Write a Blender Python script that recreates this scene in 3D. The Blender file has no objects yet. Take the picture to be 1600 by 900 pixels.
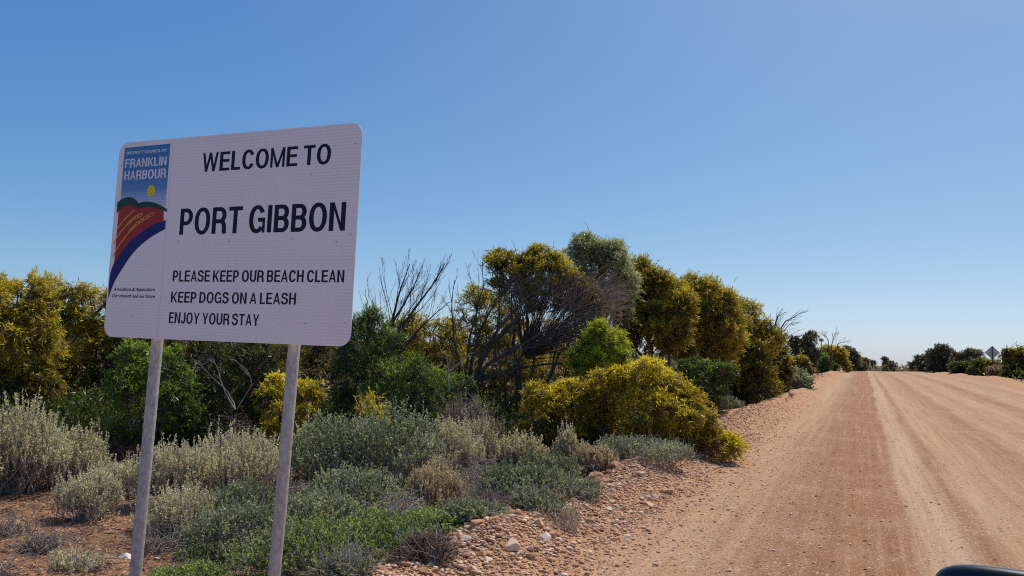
import bpy, bmesh, math
import numpy as np
from mathutils import Vector, Matrix

# ------------------------------------------------------------------ camera
SC = bpy.context.scene
COL = SC.collection
R = math.radians
F, CX, CY = 1155.0, 800.0, 450.0            # focal length in photo pixels, photo 1600x900
YAW, PITCH, ROLL, EYE = R(25.56), R(4.84), R(2.3), 1.6
_f = Vector((-math.sin(YAW)*math.cos(PITCH), math.cos(YAW)*math.cos(PITCH), math.sin(PITCH)))
_r0 = Vector((math.cos(YAW), math.sin(YAW), 0))
_u0 = _r0.cross(_f)
_r = _r0*math.cos(ROLL) + _u0*math.sin(ROLL)
_u = _r.cross(_f)
cd = bpy.data.cameras.new('camera'); cam = bpy.data.objects.new('camera', cd); COL.objects.link(cam)
cam.matrix_world = Matrix(((_r.x,_u.x,-_f.x,0),(_r.y,_u.y,-_f.y,0),(_r.z,_u.z,-_f.z,EYE),(0,0,0,1)))
cd.sensor_width = 36; cd.lens = F/1600*36; cd.clip_start = 0.05; cd.clip_end = 9000
SC.camera = cam

# ------------------------------------------------------------------ light
SUN_EL, SUN_AZ = R(57), R(12)               # azimuth from +Y (the road) towards +X
w = bpy.data.worlds.new("World"); SC.world = w; w.use_nodes = True
nt = w.node_tree; bg = nt.nodes['Background']
sky = nt.nodes.new('ShaderNodeTexSky'); sky.sky_type = 'NISHITA'; sky.sun_disc = False
sky.sun_elevation = SUN_EL; sky.sun_rotation = SUN_AZ
sky.altitude = 0; sky.air_density = 0.6; sky.dust_density = 0.9; sky.ozone_density = 1.5
# grade of the whole sky, one curve per colour: y = gain * (0.1 * sky) ^ power, then y / (1 + knee * y), as a phone camera renders it
sepc = nt.nodes.new('ShaderNodeSeparateColor'); comb = nt.nodes.new('ShaderNodeCombineColor'); nt.links.new(sky.outputs[0], sepc.inputs[0])
for ch, (gain, power, knee) in enumerate(((1.50, 1.34, .38), (1.32, 0.99, .30), (0.97, 0.54, 0))):
    a0 = nt.nodes.new('ShaderNodeMath'); a0.operation = 'MULTIPLY'; a0.inputs[1].default_value = .1; nt.links.new(sepc.outputs[ch], a0.inputs[0])
    a1 = nt.nodes.new('ShaderNodeMath'); a1.operation = 'POWER'; a1.inputs[1].default_value = power; nt.links.new(a0.outputs[0], a1.inputs[0])
    a2 = nt.nodes.new('ShaderNodeMath'); a2.operation = 'MULTIPLY'; a2.inputs[1].default_value = gain*10; nt.links.new(a1.outputs[0], a2.inputs[0])
    a3 = nt.nodes.new('ShaderNodeMath'); a3.operation = 'MULTIPLY_ADD'; a3.inputs[1].default_value = knee/10; a3.inputs[2].default_value = 1; nt.links.new(a2.outputs[0], a3.inputs[0])
    a4 = nt.nodes.new('ShaderNodeMath'); a4.operation = 'DIVIDE'; nt.links.new(a2.outputs[0], a4.inputs[0]); nt.links.new(a3.outputs[0], a4.inputs[1]); nt.links.new(a4.outputs[0], comb.inputs[ch])
nt.links.new(comb.outputs[0], bg.inputs[0]); bg.inputs[1].default_value = 0.10
sl = bpy.data.lights.new('sun', 'SUN'); sl.energy = 4.2; sl.angle = R(0.53); sl.color = (1, 0.925, 0.82)
so = bpy.data.objects.new('sun', sl); COL.objects.link(so)
sd = Vector((math.sin(SUN_AZ)*math.cos(SUN_EL), math.cos(SUN_AZ)*math.cos(SUN_EL), math.sin(SUN_EL)))
so.rotation_euler = sd.to_track_quat('Z', 'Y').to_euler(); so.location = (0, 0, 30)
SC.view_settings.view_transform = 'Standard'; SC.view_settings.look = 'None'
SC.view_settings.exposure = 0.0; SC.view_settings.gamma = 1
SC.view_settings.use_curve_mapping = False
SC.cycles.filter_width = 1.1; SC.cycles.use_denoising = False; SC.cycles.max_bounces = 8; SC.cycles.transparent_max_bounces = 8

rng = np.random.default_rng(7)

# ------------------------------------------------------------------ placing helpers (a pixel gives a bearing, the ground its place)
def ray(px, py):
    v = _f*F + _r*(px-CX) - _u*(py-CY)
    return v
def hor_y(px): return 450 + math.tan(ROLL)*(px-800) + F*math.tan(PITCH)/math.cos(ROLL)
def at(px, d):
    v = ray(px, hor_y(px)); h = math.hypot(v.x, v.y); return v.x/h*d, v.y/h*d
def zat(px, py, d):
    v = ray(px, py); return EYE + v.z/math.hypot(v.x, v.y)*d
def bearing(px):
    v = ray(px, hor_y(px)); return -math.atan2(v.x, v.y)

# ------------------------------------------------------------------ numpy noise
_perm = rng.random((64, 64))
def vnoise(x, y, s):
    x = np.asarray(x)/s; y = np.asarray(y)/s
    xi = np.floor(x).astype(int); yi = np.floor(y).astype(int); fx = x-xi; fy = y-yi
    fx = fx*fx*(3-2*fx); fy = fy*fy*(3-2*fy)
    g = lambda a, b: _perm[a & 63, b & 63]
    return (g(xi,yi)*(1-fx)+g(xi+1,yi)*fx)*(1-fy)+(g(xi,yi+1)*(1-fx)+g(xi+1,yi+1)*fx)*fy - 0.5
def sstep(a, b, x):
    t = np.clip((np.asarray(x, float)-a)/(b-a), 0, 1); return t*t*(3-2*t)
RL, RR = -2.1, 8.5                         # edges of the graded road
def rise(x, y):
    return 0.60*sstep(10, 92, y) - 2.4*sstep(135, 280, y) + 0.22*sstep(2.5, 9, x)
def ground_z(x, y):
    x = np.asarray(x, float); y = np.asarray(y, float)
    z = rise(x, y)
    left = sstep(-3.0, -4.2, x)
    z = z - 0.12*left*sstep(400, 100, np.abs(y)) + 0.25*sstep(-8, -25, x)*sstep(200, 60, np.abs(y))
    bx = -2.70 + 0.22*vnoise(y, y*0+3, 3.0)
    z = z + (0.20+0.14*vnoise(y, y*0, 1.1)+.08*vnoise(y, x*2, .35))*np.exp(-((x-bx)/0.40)**2)*sstep(160, 90, np.abs(y))
    z = z + 0.14*np.exp(-((x-9.7)/0.8)**2) + 0.2*sstep(10, 20, x)
    off = np.clip(sstep(-1.95, -2.8, x) + sstep(RR, RR+1.0, x), 0, 1)
    z = z + off*(0.10*vnoise(x, y, 1.7) + 0.045*vnoise(x+9, y+4, 0.45) + 0.02*vnoise(x+2, y+7, 0.16)) \
          + off*0.5*vnoise(x+30, y+11, 14)*sstep(8, 30, np.hypot(x, y))
    return z
def road_z(x, y):
    z = ground_z(x, y)
    return z + 0.003*vnoise(x, y*0.1, 0.5) + 0.02*vnoise(x*1.0+7, y*0.08, 0.6)*sstep(-2.1, -1.3, x)
def gz(x, y): return float(ground_z(x, y))

# ------------------------------------------------------------------ object helpers
def mesh_from(name, V, faces=None, quads=None, tris=None, tint=None, smooth=False):
    me = bpy.data.meshes.new(name)
    if faces is not None:
        me.from_pydata([tuple(v) for v in V], [], faces)
    else:
        P = []; L = []
        if quads is not None and len(quads): P.append((quads, 4))
        if tris is not None and len(tris): P.append((tris, 3))
        nl = sum(a.size for a, k in P); nf = sum(len(a) for a, k in P)
        me.vertices.add(len(V)); me.vertices.foreach_set('co', np.ascontiguousarray(V, dtype=np.float32).ravel())
        me.loops.add(nl); me.polygons.add(nf)
        me.loops.foreach_set('vertex_index', np.concatenate([a.ravel() for a, k in P]).astype(np.int32))
        tot = np.concatenate([np.full(len(a), k) for a, k in P]).astype(np.int32)
        me.polygons.foreach_set('loop_start', np.concatenate([[0], np.cumsum(tot)[:-1]]).astype(np.int32))
        me.polygons.foreach_set('loop_total', tot)
        me.update(calc_edges=True)
    if tint is not None:
        at_ = me.attributes.new('tint', 'FLOAT', 'FACE'); at_.data.foreach_set('value', np.ascontiguousarray(tint, dtype=np.float32))
    if smooth: me.polygons.foreach_set('use_smooth', np.ones(len(me.polygons), bool))
    return me
def link(name, me, mat=None, parent=None):
    o = bpy.data.objects.new(name, me); COL.objects.link(o)
    if mat is not None and len(me.materials) == 0: me.materials.append(mat)
    if parent is not None: o.parent = parent
    return o
def empty(name, label, cat, loc=(0,0,0), rz=0, group=None):
    o = bpy.data.objects.new(name, None); COL.objects.link(o); o.location = loc; o.rotation_euler = (0,0,rz)
    o.empty_display_size = .2
    return tag(o, label, cat, group)
def tag(o, label=None, cat=None, group=None, kind=None):
    if label: o['label'] = label
    if cat: o['category'] = cat
    if group: o['group'] = group
    if kind: o['kind'] = kind
    return o
def copy_tree(o, parent=None):
    c = o.copy(); COL.objects.link(c)
    if parent is not None: c.parent = parent
    for ch in list(o.children): copy_tree(ch, c)
    return c

# ------------------------------------------------------------------ materials
def newmat(name):
    m = bpy.data.materials.new(name); m.use_nodes = True
    n = m.node_tree; n.nodes.clear()
    out = n.nodes.new('ShaderNodeOutputMaterial')
    return m, n, out
def N(n, t, **kw):
    x = n.nodes.new(t)
    for k, v in kw.items(): setattr(x, k, v)
    return x
def ramp(n, fac, stops, interp='LINEAR'):
    r = n.nodes.new('ShaderNodeValToRGB'); r.color_ramp.interpolation = interp
    e = r.color_ramp.elements
    while len(e) < len(stops): e.new(0.5)
    for el, (p, c) in zip(e, stops): el.position = p; el.color = (*c, 1)
    n.links.new(fac, r.inputs[0]); return r.outputs[0]
def mixc(n, fac, a, b, mode='MIX'):
    m = n.nodes.new('ShaderNodeMix'); m.data_type = 'RGBA'; m.blend_type = mode
    for s, v in ((m.inputs[0], fac), (m.inputs[6], a), (m.inputs[7], b)):
        if isinstance(v, (int, float)): s.default_value = v
        elif isinstance(v, tuple): s.default_value = (*v, 1)
        else: n.links.new(v, s)
    return m.outputs[2]
def mathn(n, op, a, b=None, c=None, clamp=False):
    m = n.nodes.new('ShaderNodeMath'); m.operation = op; m.use_clamp = clamp
    for i, v in enumerate((a, b, c)):
        if v is None: continue
        if isinstance(v, (int, float)): m.inputs[i].default_value = v
        else: n.links.new(v, m.inputs[i])
    return m.outputs[0]
def noise(n, vec, scale, detail=3, rough=.55):
    t = n.nodes.new('ShaderNodeTexNoise'); t.inputs['Scale'].default_value = scale
    t.inputs['Detail'].default_value = detail; t.inputs['Roughness'].default_value = rough
    n.links.new(vec, t.inputs['Vector']); return t.outputs['Fac']
def mapping(n, vec, scale):
    m = n.nodes.new('ShaderNodeMapping'); m.inputs['Scale'].default_value = scale
    n.links.new(vec, m.inputs['Vector']); return m.outputs[0]

def leaf_mat(name, stops, transl=0.35, rough=0.5, tr_tint=(1.25, 1.25, .8)):
    m, n, out = newmat(name)
    a = N(n, 'ShaderNodeAttribute'); a.attribute_name = 'tint'
    c = ramp(n, a.outputs['Fac'], stops)
    p = N(n, 'ShaderNodeBsdfPrincipled'); n.links.new(c, p.inputs['Base Color'])
    p.inputs['Roughness'].default_value = rough; p.inputs['Specular IOR Level'].default_value = 0.35
    t = N(n, 'ShaderNodeBsdfTranslucent'); n.links.new(mixc(n, 1.0, c, tr_tint, 'MULTIPLY'), t.inputs[0])
    mx = N(n, 'ShaderNodeMixShader'); mx.inputs[0].default_value = transl
    n.links.new(p.outputs[0], mx.inputs[1]); n.links.new(t.outputs[0], mx.inputs[2]); n.links.new(mx.outputs[0], out.inputs[0])
    return m
def simple_mat(name, col, rough=.8, var=.25, scale=30, metal=0, spec=.3, col2=None, bump=0, coat=0, stretch=(1,1,1)):
    m, n, out = newmat(name)
    tc = N(n, 'ShaderNodeTexCoord'); v = mapping(n, tc.outputs['Object'], stretch)
    f = noise(n, v, scale, 4)
    d = tuple(x*(1-var) for x in col) if col2 is None else col2
    c = ramp(n, f, [(.35, d), (.65, tuple(min(1, x*(1+var)) for x in col))])
    p = N(n, 'ShaderNodeBsdfPrincipled'); n.links.new(c, p.inputs['Base Color'])
    p.inputs['Roughness'].default_value = rough; p.inputs['Metallic'].default_value = metal
    p.inputs['Specular IOR Level'].default_value = spec; p.inputs['Coat Weight'].default_value = coat
    if bump:
        b = N(n, 'ShaderNodeBump'); b.inputs['Strength'].default_value = bump; b.inputs['Distance'].default_value = .01
        n.links.new(noise(n, v, scale*3, 4), b.inputs['Height']); n.links.new(b.outputs[0], p.inputs['Normal'])
    n.links.new(p.outputs[0], out.inputs[0]); return m

M = {}
M['wattle'] = leaf_mat('wattle_leaves', [(0, (.065,.055,.016)), (.3, (.18,.145,.022)), (.6, (.41,.325,.030)), (1, (.66,.52,.06))], 0.5, 0.38)
M['wattle_dark'] = leaf_mat('dark_wattle_leaves', [(0, (.050,.046,.016)), (.35, (.14,.118,.022)), (.7, (.33,.265,.030)), (1, (.58,.46,.05))], 0.48, 0.38)
M['wattle_gold'] = leaf_mat('golden_wattle_leaves', [(0, (.20,.11,.02)), (.25, (.33,.235,.022)), (.6, (.57,.455,.032)), (1, (.80,.68,.07))], 0.52, 0.38)
M['green'] = leaf_mat('green_leaves', [(0, (.045,.075,.016)), (.45, (.14,.22,.035)), (1, (.32,.42,.065))], 0.45, 0.4)
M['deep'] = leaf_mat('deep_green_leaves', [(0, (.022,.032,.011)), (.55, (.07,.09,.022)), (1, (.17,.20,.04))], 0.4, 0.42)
M['lime'] = leaf_mat('lime_leaves', [(0, (.12,.16,.015)), (.5, (.32,.38,.022)), (1, (.56,.60,.05))], .45)
M['mallee'] = leaf_mat('grey_green_mallee_leaves', [(0, (.10,.11,.045)), (.5, (.26,.30,.13)), (1, (.52,.55,.31))], 0.4, 0.35)
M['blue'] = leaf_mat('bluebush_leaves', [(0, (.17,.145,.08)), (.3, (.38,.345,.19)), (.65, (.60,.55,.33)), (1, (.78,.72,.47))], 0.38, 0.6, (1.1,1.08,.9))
M['blue_tan'] = leaf_mat('tan_bush_leaves', [(0, (.25,.17,.10)), (.5, (.50,.39,.22)), (1, (.70,.58,.36))], 0.35, 0.6, (1.1,1.08,.9))
M['salt'] = leaf_mat('saltbush_leaves', [(0, (.07,.08,.035)), (.35, (.19,.225,.09)), (.7, (.36,.39,.19)), (1, (.60,.62,.40))], 0.35, 0.55, (1.1,1.08,.9))
M['mat'] = leaf_mat('creeping_leaves', [(0, (.08,.11,.035)), (.5, (.26,.35,.09)), (1, (.50,.60,.22))], 0.42, 0.45)
M['red'] = leaf_mat('reddish_leaves', [(0, (.11,.065,.045)), (.6, (.25,.15,.10)), (1, (.38,.27,.17))], 0.3, 0.7, (1.1,1.08,.9))
M['far_dark'] = leaf_mat('far_scrub_leaves', [(0, (.07,.065,.045)), (.5, (.15,.135,.075)), (1, (.26,.23,.12))], .2)
M['bark'] = simple_mat('dark_bark', (.085,.068,.055), .9, .4, 14, bump=.6, stretch=(1,1,.25))
M['bark_grey'] = simple_mat('grey_bark', (.22,.19,.165), .85, .35, 14, bump=.5, stretch=(1,1,.25))
M['twig_dark'] = simple_mat('dark_twigs', (.06,.048,.045), .9, .3, 5)
M['twig_grey'] = simple_mat('grey_dead_twigs', (.33,.29,.26), .85, .3, 5)
M['twig_brown'] = simple_mat('brown_twigs', (.16,.115,.09), .9, .3, 5)

def soil_material():
    m, n, out = newmat('red_earth_and_gravel')
    geo = N(n, 'ShaderNodeNewGeometry'); pos = geo.outputs['Position']
    sep = N(n, 'ShaderNodeSeparateXYZ'); n.links.new(pos, sep.inputs[0]); X = sep.outputs[0]; Y = sep.outputs[1]
    # --- wheel tracks, along Y
    wob = noise(n, mapping(n, pos, (.3, .12, 0)), 1, 2)
    xw = mathn(n, 'ADD', X, mathn(n, 'MULTIPLY', mathn(n, 'SUBTRACT', wob, .5), .5))
    u = mathn(n, 'DIVIDE', mathn(n, 'ADD', xw, 4.0), 16.0, clamp=True)
    P = lambda x: (x+4.0)/16.0
    pale = (.52,.335,.190); tan = (.43,.258,.142); red = (.350,.165,.080); red2 = (.345,.182,.092)
    tr = ramp(n, u, [(0, tan), (P(-2.1), (.50,.30,.20)), (P(-1.5), pale), (P(-1.05), tan), (P(-.7), red2), (P(-.35), red), (P(.38), red), (P(.47), pale),
                     (P(.75), (.56,.38,.235)), (P(1.0), red2), (P(1.2), pale), (P(2.0), tan), (P(2.5), red2), (P(2.9), pale), (P(3.5), tan), (P(4.2), pale),
                     (P(5.0), red2), (P(5.6), pale), (P(7.0), tan), (P(7.6), pale), (P(8.4), tan), (P(9.4), red2)][:32])
    streak = noise(n, mapping(n, pos, (3.2, .06, 1)), 1, 5, .65)
    tr = mixc(n, mathn(n, 'MULTIPLY', mathn(n, 'SUBTRACT', streak, .40), 2.4, clamp=True), tr, mixc(n, .5, tr, (.36,.19,.115)))
    st2 = noise(n, mapping(n, pos, (9, .22, 1)), 1, 4, .7)
    tr = mixc(n, mathn(n, 'MULTIPLY', mathn(n, 'SUBTRACT', st2, .48), 3.4, clamp=True), tr, mixc(n, 1.0, tr, (.74,.66,.60), 'MULTIPLY'))
    tr = mixc(n, mathn(n, 'MULTIPLY', mathn(n, 'SUBTRACT', .45, st2), 2.6, clamp=True), tr, (.62,.44,.29))
    mot = noise(n, pos, 9, 5, .75)
    tr = mixc(n, mathn(n, 'MULTIPLY', mathn(n, 'SUBTRACT', mot, .5), 2.2, clamp=True), tr, mixc(n, 1.0, tr, (.76,.68,.62), 'MULTIPLY'))
    big = noise(n, pos, .9, 4, .6)
    tr = mixc(n, mathn(n, 'MULTIPLY', mathn(n, 'SUBTRACT', big, .5), 1.8, clamp=True), tr, (.52,.34,.225))
    # --- verge rubble and bush soil
    rub = ramp(n, noise(n, pos, 5, 5, .7), [(.3, (.38,.185,.09)), (.55, (.52,.29,.15)), (.75, (.63,.41,.245))])
    soil = ramp(n, noise(n, pos, 1.3, 6, .65), [(.3, (.15,.085,.05)), (.47, (.28,.145,.075)), (.62, (.39,.205,.105)), (.78, (.46,.28,.165))])
    litter = noise(n, pos, 7, 5, .75)
    soil = mixc(n, mathn(n, 'MULTIPLY', mathn(n, 'SUBTRACT', litter, .52), 6, clamp=True), soil, (.13,.095,.075))
    xn = mathn(n, 'ADD', X, mathn(n, 'MULTIPLY', mathn(n, 'SUBTRACT', noise(n, pos, 1.6, 5, .6), .5), 1.5))
    def mr(a, b, src=xn):
        k = N(n, 'ShaderNodeMapRange'); k.interpolation_type = 'SMOOTHSTEP'; k.inputs[1].default_value = a; k.inputs[2].default_value = b
        n.links.new(src, k.inputs[0]); return k.outputs[0]
    c = mixc(n, mr(-1.3, -2.3), tr, rub)
    c = mixc(n, mr(-3.2, -3.9), c, soil)
    c = mixc(n, mr(8.0, 9.2), c, rub); c = mixc(n, mr(10.0, 11.4), c, soil)
    # --- grit: small dark and pale grains
    def grains(scale, lo, hi, col, c, amt):
        v = N(n, 'ShaderNodeTexVoronoi'); v.inputs['Scale'].default_value = scale; n.links.new(pos, v.inputs['Vector'])
        s = N(n, 'ShaderNodeSeparateColor'); n.links.new(v.outputs['Color'], s.inputs[0])
        near = mathn(n, 'LESS_THAN', v.outputs['Distance'], .38)
        sel = mathn(n, 'MULTIPLY', mathn(n, 'GREATER_THAN', s.outputs[0], lo), near)
        return mixc(n, mathn(n, 'MULTIPLY', sel, amt), c, col)
    c = grains(95, .80, 1, (.20,.105,.065), c, .8)
    c = grains(17, .975, 1, (.15,.075,.05), c, .8)
    c = grains(60, .82, 1, (.70,.51,.37), c, .85)
    c = grains(33, .93, 1, (.17,.085,.05), c, .8)
    c = grains(28, .94, 1, (.68,.50,.37), c, .8)
    fine = noise(n, pos, 160, 3, .7)
    c = mixc(n, mathn(n, 'MULTIPLY', mathn(n, 'SUBTRACT', fine, .38), 1.5, clamp=True), c, mixc(n, 1.0, c, (.72,.66,.62), 'MULTIPLY'))
    p = N(n, 'ShaderNodeBsdfPrincipled'); n.links.new(c, p.inputs['Base Color'])
    p.inputs['Roughness'].default_value = .95; p.inputs['Specular IOR Level'].default_value = .15
    h = mathn(n, 'ADD', mathn(n, 'MULTIPLY', noise(n, pos, 28, 6, .75), .022), mathn(n, 'MULTIPLY', noise(n, mapping(n, pos, (4, .5, 1)), 1, 4, .6), .02))
    b = N(n, 'ShaderNodeBump'); b.inputs['Strength'].default_value = .8; b.inputs['Distance'].default_value = 1
    n.links.new(h, b.inputs['Height']); n.links.new(b.outputs[0], p.inputs['Normal'])
    n.links.new(p.outputs[0], out.inputs[0]); return m
M['soil'] = soil_material()

def stone_material():
    m, n, out = newmat('pink_limestone')
    oi = N(n, 'ShaderNodeObjectInfo'); a = N(n, 'ShaderNodeAttribute'); a.attribute_name = 'tint'
    f = mathn(n, 'FRACT', mathn(n, 'ADD', oi.outputs['Random'], a.outputs['Fac']))
    c = ramp(n, f, [(0, (.42,.21,.11)), (.35, (.55,.32,.18)), (.7, (.67,.44,.28)), (.9, (.76,.58,.43)), (1, (.80,.69,.57))])
    tc = N(n, 'ShaderNodeTexCoord')
    g = noise(n, tc.outputs['Object'], 25, 5, .7)
    c = mixc(n, mathn(n, 'MULTIPLY', mathn(n, 'SUBTRACT', g, .4), 2, clamp=True), c, mixc(n, 1.0, c, (.68,.55,.48), 'MULTIPLY'))
    p = N(n, 'ShaderNodeBsdfPrincipled'); n.links.new(c, p.inputs['Base Color']); p.inputs['Roughness'].default_value = .92
    p.inputs['Specular IOR Level'].default_value = .2
    b = N(n, 'ShaderNodeBump'); b.inputs['Strength'].default_value = .6; b.inputs['Distance'].default_value = .006
    n.links.new(g, b.inputs['Height']); n.links.new(b.outputs[0], p.inputs['Normal'])
    n.links.new(p.outputs[0], out.inputs[0]); return m
M['stone'] = stone_material()
M['white_stone'] = simple_mat('white_limestone', (.68,.62,.55), .9, .15, 20, bump=.4)

# ------------------------------------------------------------------ ground and road
def axis(dense_a, dense_b, step, lo, hi, grow):
    a = list(np.arange(dense_a, dense_b+1e-6, step)); s = step
    while a[-1] < hi: s *= grow; a.append(a[-1]+s)
    s = step; b = [a[0]]
    while b[-1] > lo: s *= grow; b.append(b[-1]-s)
    return np.array(b[1:][::-1]+a)
def grid(name, xs, ys, zf, label_kind='structure'):
    X, Y = np.meshgrid(xs, ys); Z = zf(X, Y); V = np.stack([X.ravel(), Y.ravel(), Z.ravel()], 1)
    nx, ny = len(xs), len(ys); i = np.arange((nx-1)*(ny-1)); r_, c_ = i//(nx-1), i % (nx-1); k = r_*nx+c_
    Q = np.stack([k, k+1, k+nx+1, k+nx], 1)
    o = link(name, mesh_from(name, V, quads=Q, smooth=True), M['soil']); tag(o, kind=label_kind); return o
def under(x, y):
    z = ground_z(x, y); return z - 0.05*sstep(-2.1, -1.75, x)*sstep(RR+.4, RR, x)*((y < 262) & (y > -12))
grid('ground', axis(-9.5, -1.9, .05, -4000, 4000, 1.09), axis(2.8, 13, .055, -60, 6000, 1.025), under)
ys = axis(2.8, 9, .09, -11, 258, 1.03); ys = ys[(ys > -12) & (ys < 260)]
def roadsheet(x, y):
    e = 0.16*vnoise(y, y*0+5, .7) + .1*vnoise(y, y*0+1, .21)
    return road_z(x, y) + 0.006 - 0.06*sstep(-1.97, -2.2, x+e)
grid('gravel_road', axis(-2.25, 2.0, .06, -2.25, RR+.3, 1.05), ys, roadsheet)

# ------------------------------------------------------------------ tubes and leaves (vectorised)
def nrm(v): return v/np.maximum(np.linalg.norm(v, axis=-1, keepdims=True), 1e-9)
def rdir(n, up=0.0):
    v = nrm(rng.normal(size=(n, 3))); v[:, 2] += up; return nrm(v)
class Tubes:
    def __init__(s): s.V = []; s.Q = []; s.n = 0
    def add(s, P, rad, sides=4):
        P = np.asarray(P, float)
        if P.ndim == 2: P = P[None]
        n, K, _ = P.shape; rad = np.broadcast_to(np.asarray(rad, float), (n, K))
        T = np.empty_like(P); T[:, 1:-1] = P[:, 2:]-P[:, :-2]; T[:, 0] = P[:, 1]-P[:, 0]; T[:, -1] = P[:, -1]-P[:, -2]; T = nrm(T)
        ref = np.where(np.abs(nrm(P[:, -1]-P[:, 0])[:, 2:3]) > .8, np.array([[1., 0, 0]]), np.array([[0, 0, 1.]]))[:, None, :]
        A = nrm(np.cross(T, np.broadcast_to(ref, T.shape))); B = np.cross(T, A)
        ang = np.arange(sides)*2*np.pi/sides
        ring = P[:, :, None, :] + rad[:, :, None, None]*(A[:, :, None, :]*np.cos(ang)[None, None, :, None]+B[:, :, None, :]*np.sin(ang)[None, None, :, None])
        i = np.arange(n)[:, None, None]*K*sides + np.arange(K-1)[None, :, None]*sides + s.n
        j = np.arange(sides)[None, None, :]; j2 = (j+1) % sides
        q = np.stack([i+j, i+j2, i+sides+j2, i+sides+j], -1).reshape(-1, 4)
        s.V.append(ring.reshape(-1, 3)); s.Q.append(q); s.n += n*K*sides
    def build(s, name, mat, parent=None):
        if not s.V: return None
        return link(name, mesh_from(name, np.concatenate(s.V), quads=np.concatenate(s.Q), smooth=True), mat, parent)
class Leaves:
    def __init__(s): s.V = []; s.T = []
    def add(s, P, D, L, W, tint, droop=0.0):
        n = len(P); L = np.broadcast_to(L, (n,))[:, None]; W = np.broadcast_to(W, (n,))[:, None]
        S = nrm(np.cross(D, rdir(n))); tip = P + D*L; tip[:, 2] -= droop*L[:, 0]
        mid = P + D*L*.45
        s.V.append(np.stack([P, mid+S*W*.5, tip, mid-S*W*.5], 1).reshape(-1, 3)); s.T.append(np.broadcast_to(tint, (n,)).copy())
    def build(s, name, mat, parent=None):
        V = np.concatenate(s.V); q = np.arange(len(V)).reshape(-1, 4)
        return link(name, mesh_from(name, V, quads=q, tint=np.clip(np.concatenate(s.T), 0, 1)), mat, parent)
def bezier(a, b, K, bow=.15, lift=.1):
    """curved paths a(N,3) -> b(N,3)"""
    a = np.atleast_2d(a); b = np.atleast_2d(b); n = max(len(a), len(b)); a = np.broadcast_to(a, (n, 3)); b = np.broadcast_to(b, (n, 3))
    ln = np.linalg.norm(b-a, axis=1, keepdims=True)
    c = (a+b)/2 + rng.normal(size=(n, 3))*ln*bow; c[:, 2] += lift*ln[:, 0]
    t = np.linspace(0, 1, K)[None, :, None]
    P = (1-t)**2*a[:, None]+2*t*(1-t)*c[:, None]+t*t*b[:, None]
    P[:, 1:-1] += rng.normal(size=(n, K-2, 3))*ln[:, None]*bow*.18
    return P
def shell_points(lobes, n, inner=.55, bias_up=.35, rough=.10):
    """points near the outside of the union of lobes, with outward directions"""
    lb = np.asarray(lobes, float); area = (lb[:, 3]*lb[:, 5]+lb[:, 4]*lb[:, 5]+lb[:, 3]*lb[:, 4]); Ps = []; Ds = []; m = 0
    while m < n:
        k = n*2; i = rng.choice(len(lb), k, p=area/area.sum()); d = rdir(k, bias_up)
        rr = np.where(rng.random(k) < .78, rng.uniform(.86, 1.04, k), rng.uniform(inner, .9, k)) + rng.normal(size=k)*rough
        p = lb[i, :3] + d*lb[i, 3:6]*rr[:, None]
        q = (p[:, None]-lb[None, :, :3])/lb[None, :, 3:6]; dist = np.sqrt((q**2).sum(-1)); dist[np.arange(k), i] = 9
        ok = (dist.min(1) > .78 - .3*(rng.random(k) < .15)) & (p[:, 2] > .03)
        Ps.append(p[ok]); Ds.append(nrm(d/lb[i, 3:6])[ok]); m += ok.sum()
        if m == 0: inner *= .5
    return np.concatenate(Ps)[:n], np.concatenate(Ds)[:n]
def shoots(lv, P, D, L, nl, ll, lw, tint, spread=.8, droop=.0, along=.7, tw=None, twr=.002, tint_var=.16):
    """a leafy shoot at each point"""
    n = len(P); s = rng.random((n, nl)); Ln = L*rng.uniform(.6, 1.25, n)
    base = P[:, None] + D[:, None]*(Ln[:, None]*s)[..., None]; base[..., 2] -= droop*(Ln[:, None]*s**2)
    dd = nrm(D[:, None]*along + rng.normal(size=(n, nl, 3))*spread*.6 + np.array([0, 0, -droop*.7]))
    t = tint[:, None] + rng.normal(size=(n, nl))*tint_var + .38*(s-.5)  # paler tips: new growth, and sunlit brightness painted into the tint
    ls = rng.uniform(.65, 1.25, (n, nl))
    lv.add(base.reshape(-1, 3), dd.reshape(-1, 3), (ls*ll).ravel(), (ls*lw).ravel(), t.ravel(), droop*.25)
    if tw is not None:
        t3 = np.linspace(-.4, 1, 3)[None, :, None]; Pp = P[:, None] + D[:, None]*Ln[:, None, None]*t3
        Pp[..., 2] -= droop*Ln[:, None]*np.clip(t3[..., 0], 0, 1)**2
        tw.add(Pp, np.array([[1.2, 1, .5]])*twr, 3)

def scales(px, d):
    a = YAW - bearing(px); c = math.cos(a); return d/F, d/F*c*c, d/F*c       # metres per photo pixel at this bearing: plain, across, upright
def across(px0, px, d): return d*math.tan(bearing(px0)-bearing(px))
def local_lobes(px0, d, zb, px_lobes):
    """silhouette lobes measured at distance d -> metres in the plant's own frame"""
    o = []
    for l in px_lobes:
        px, py, rx, ry = l[:4]; s, sx, sz = scales(px, d); dy = l[4] if len(l) > 4 else rng.uniform(-.35, .35)*rx*sx
        o.append((across(px0, px, d), dy, zat(px, py, d)-zb, rx*sx, max(rx*sx*.85, .1), ry*sz))
    return o
def plant_root(name, label, cat, px, d, group=None, sink=.03):
    x, y = at(px, d); z = gz(x, y)-sink
    return empty(name, label, cat, (x, y, z), bearing(px), group), z

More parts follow.
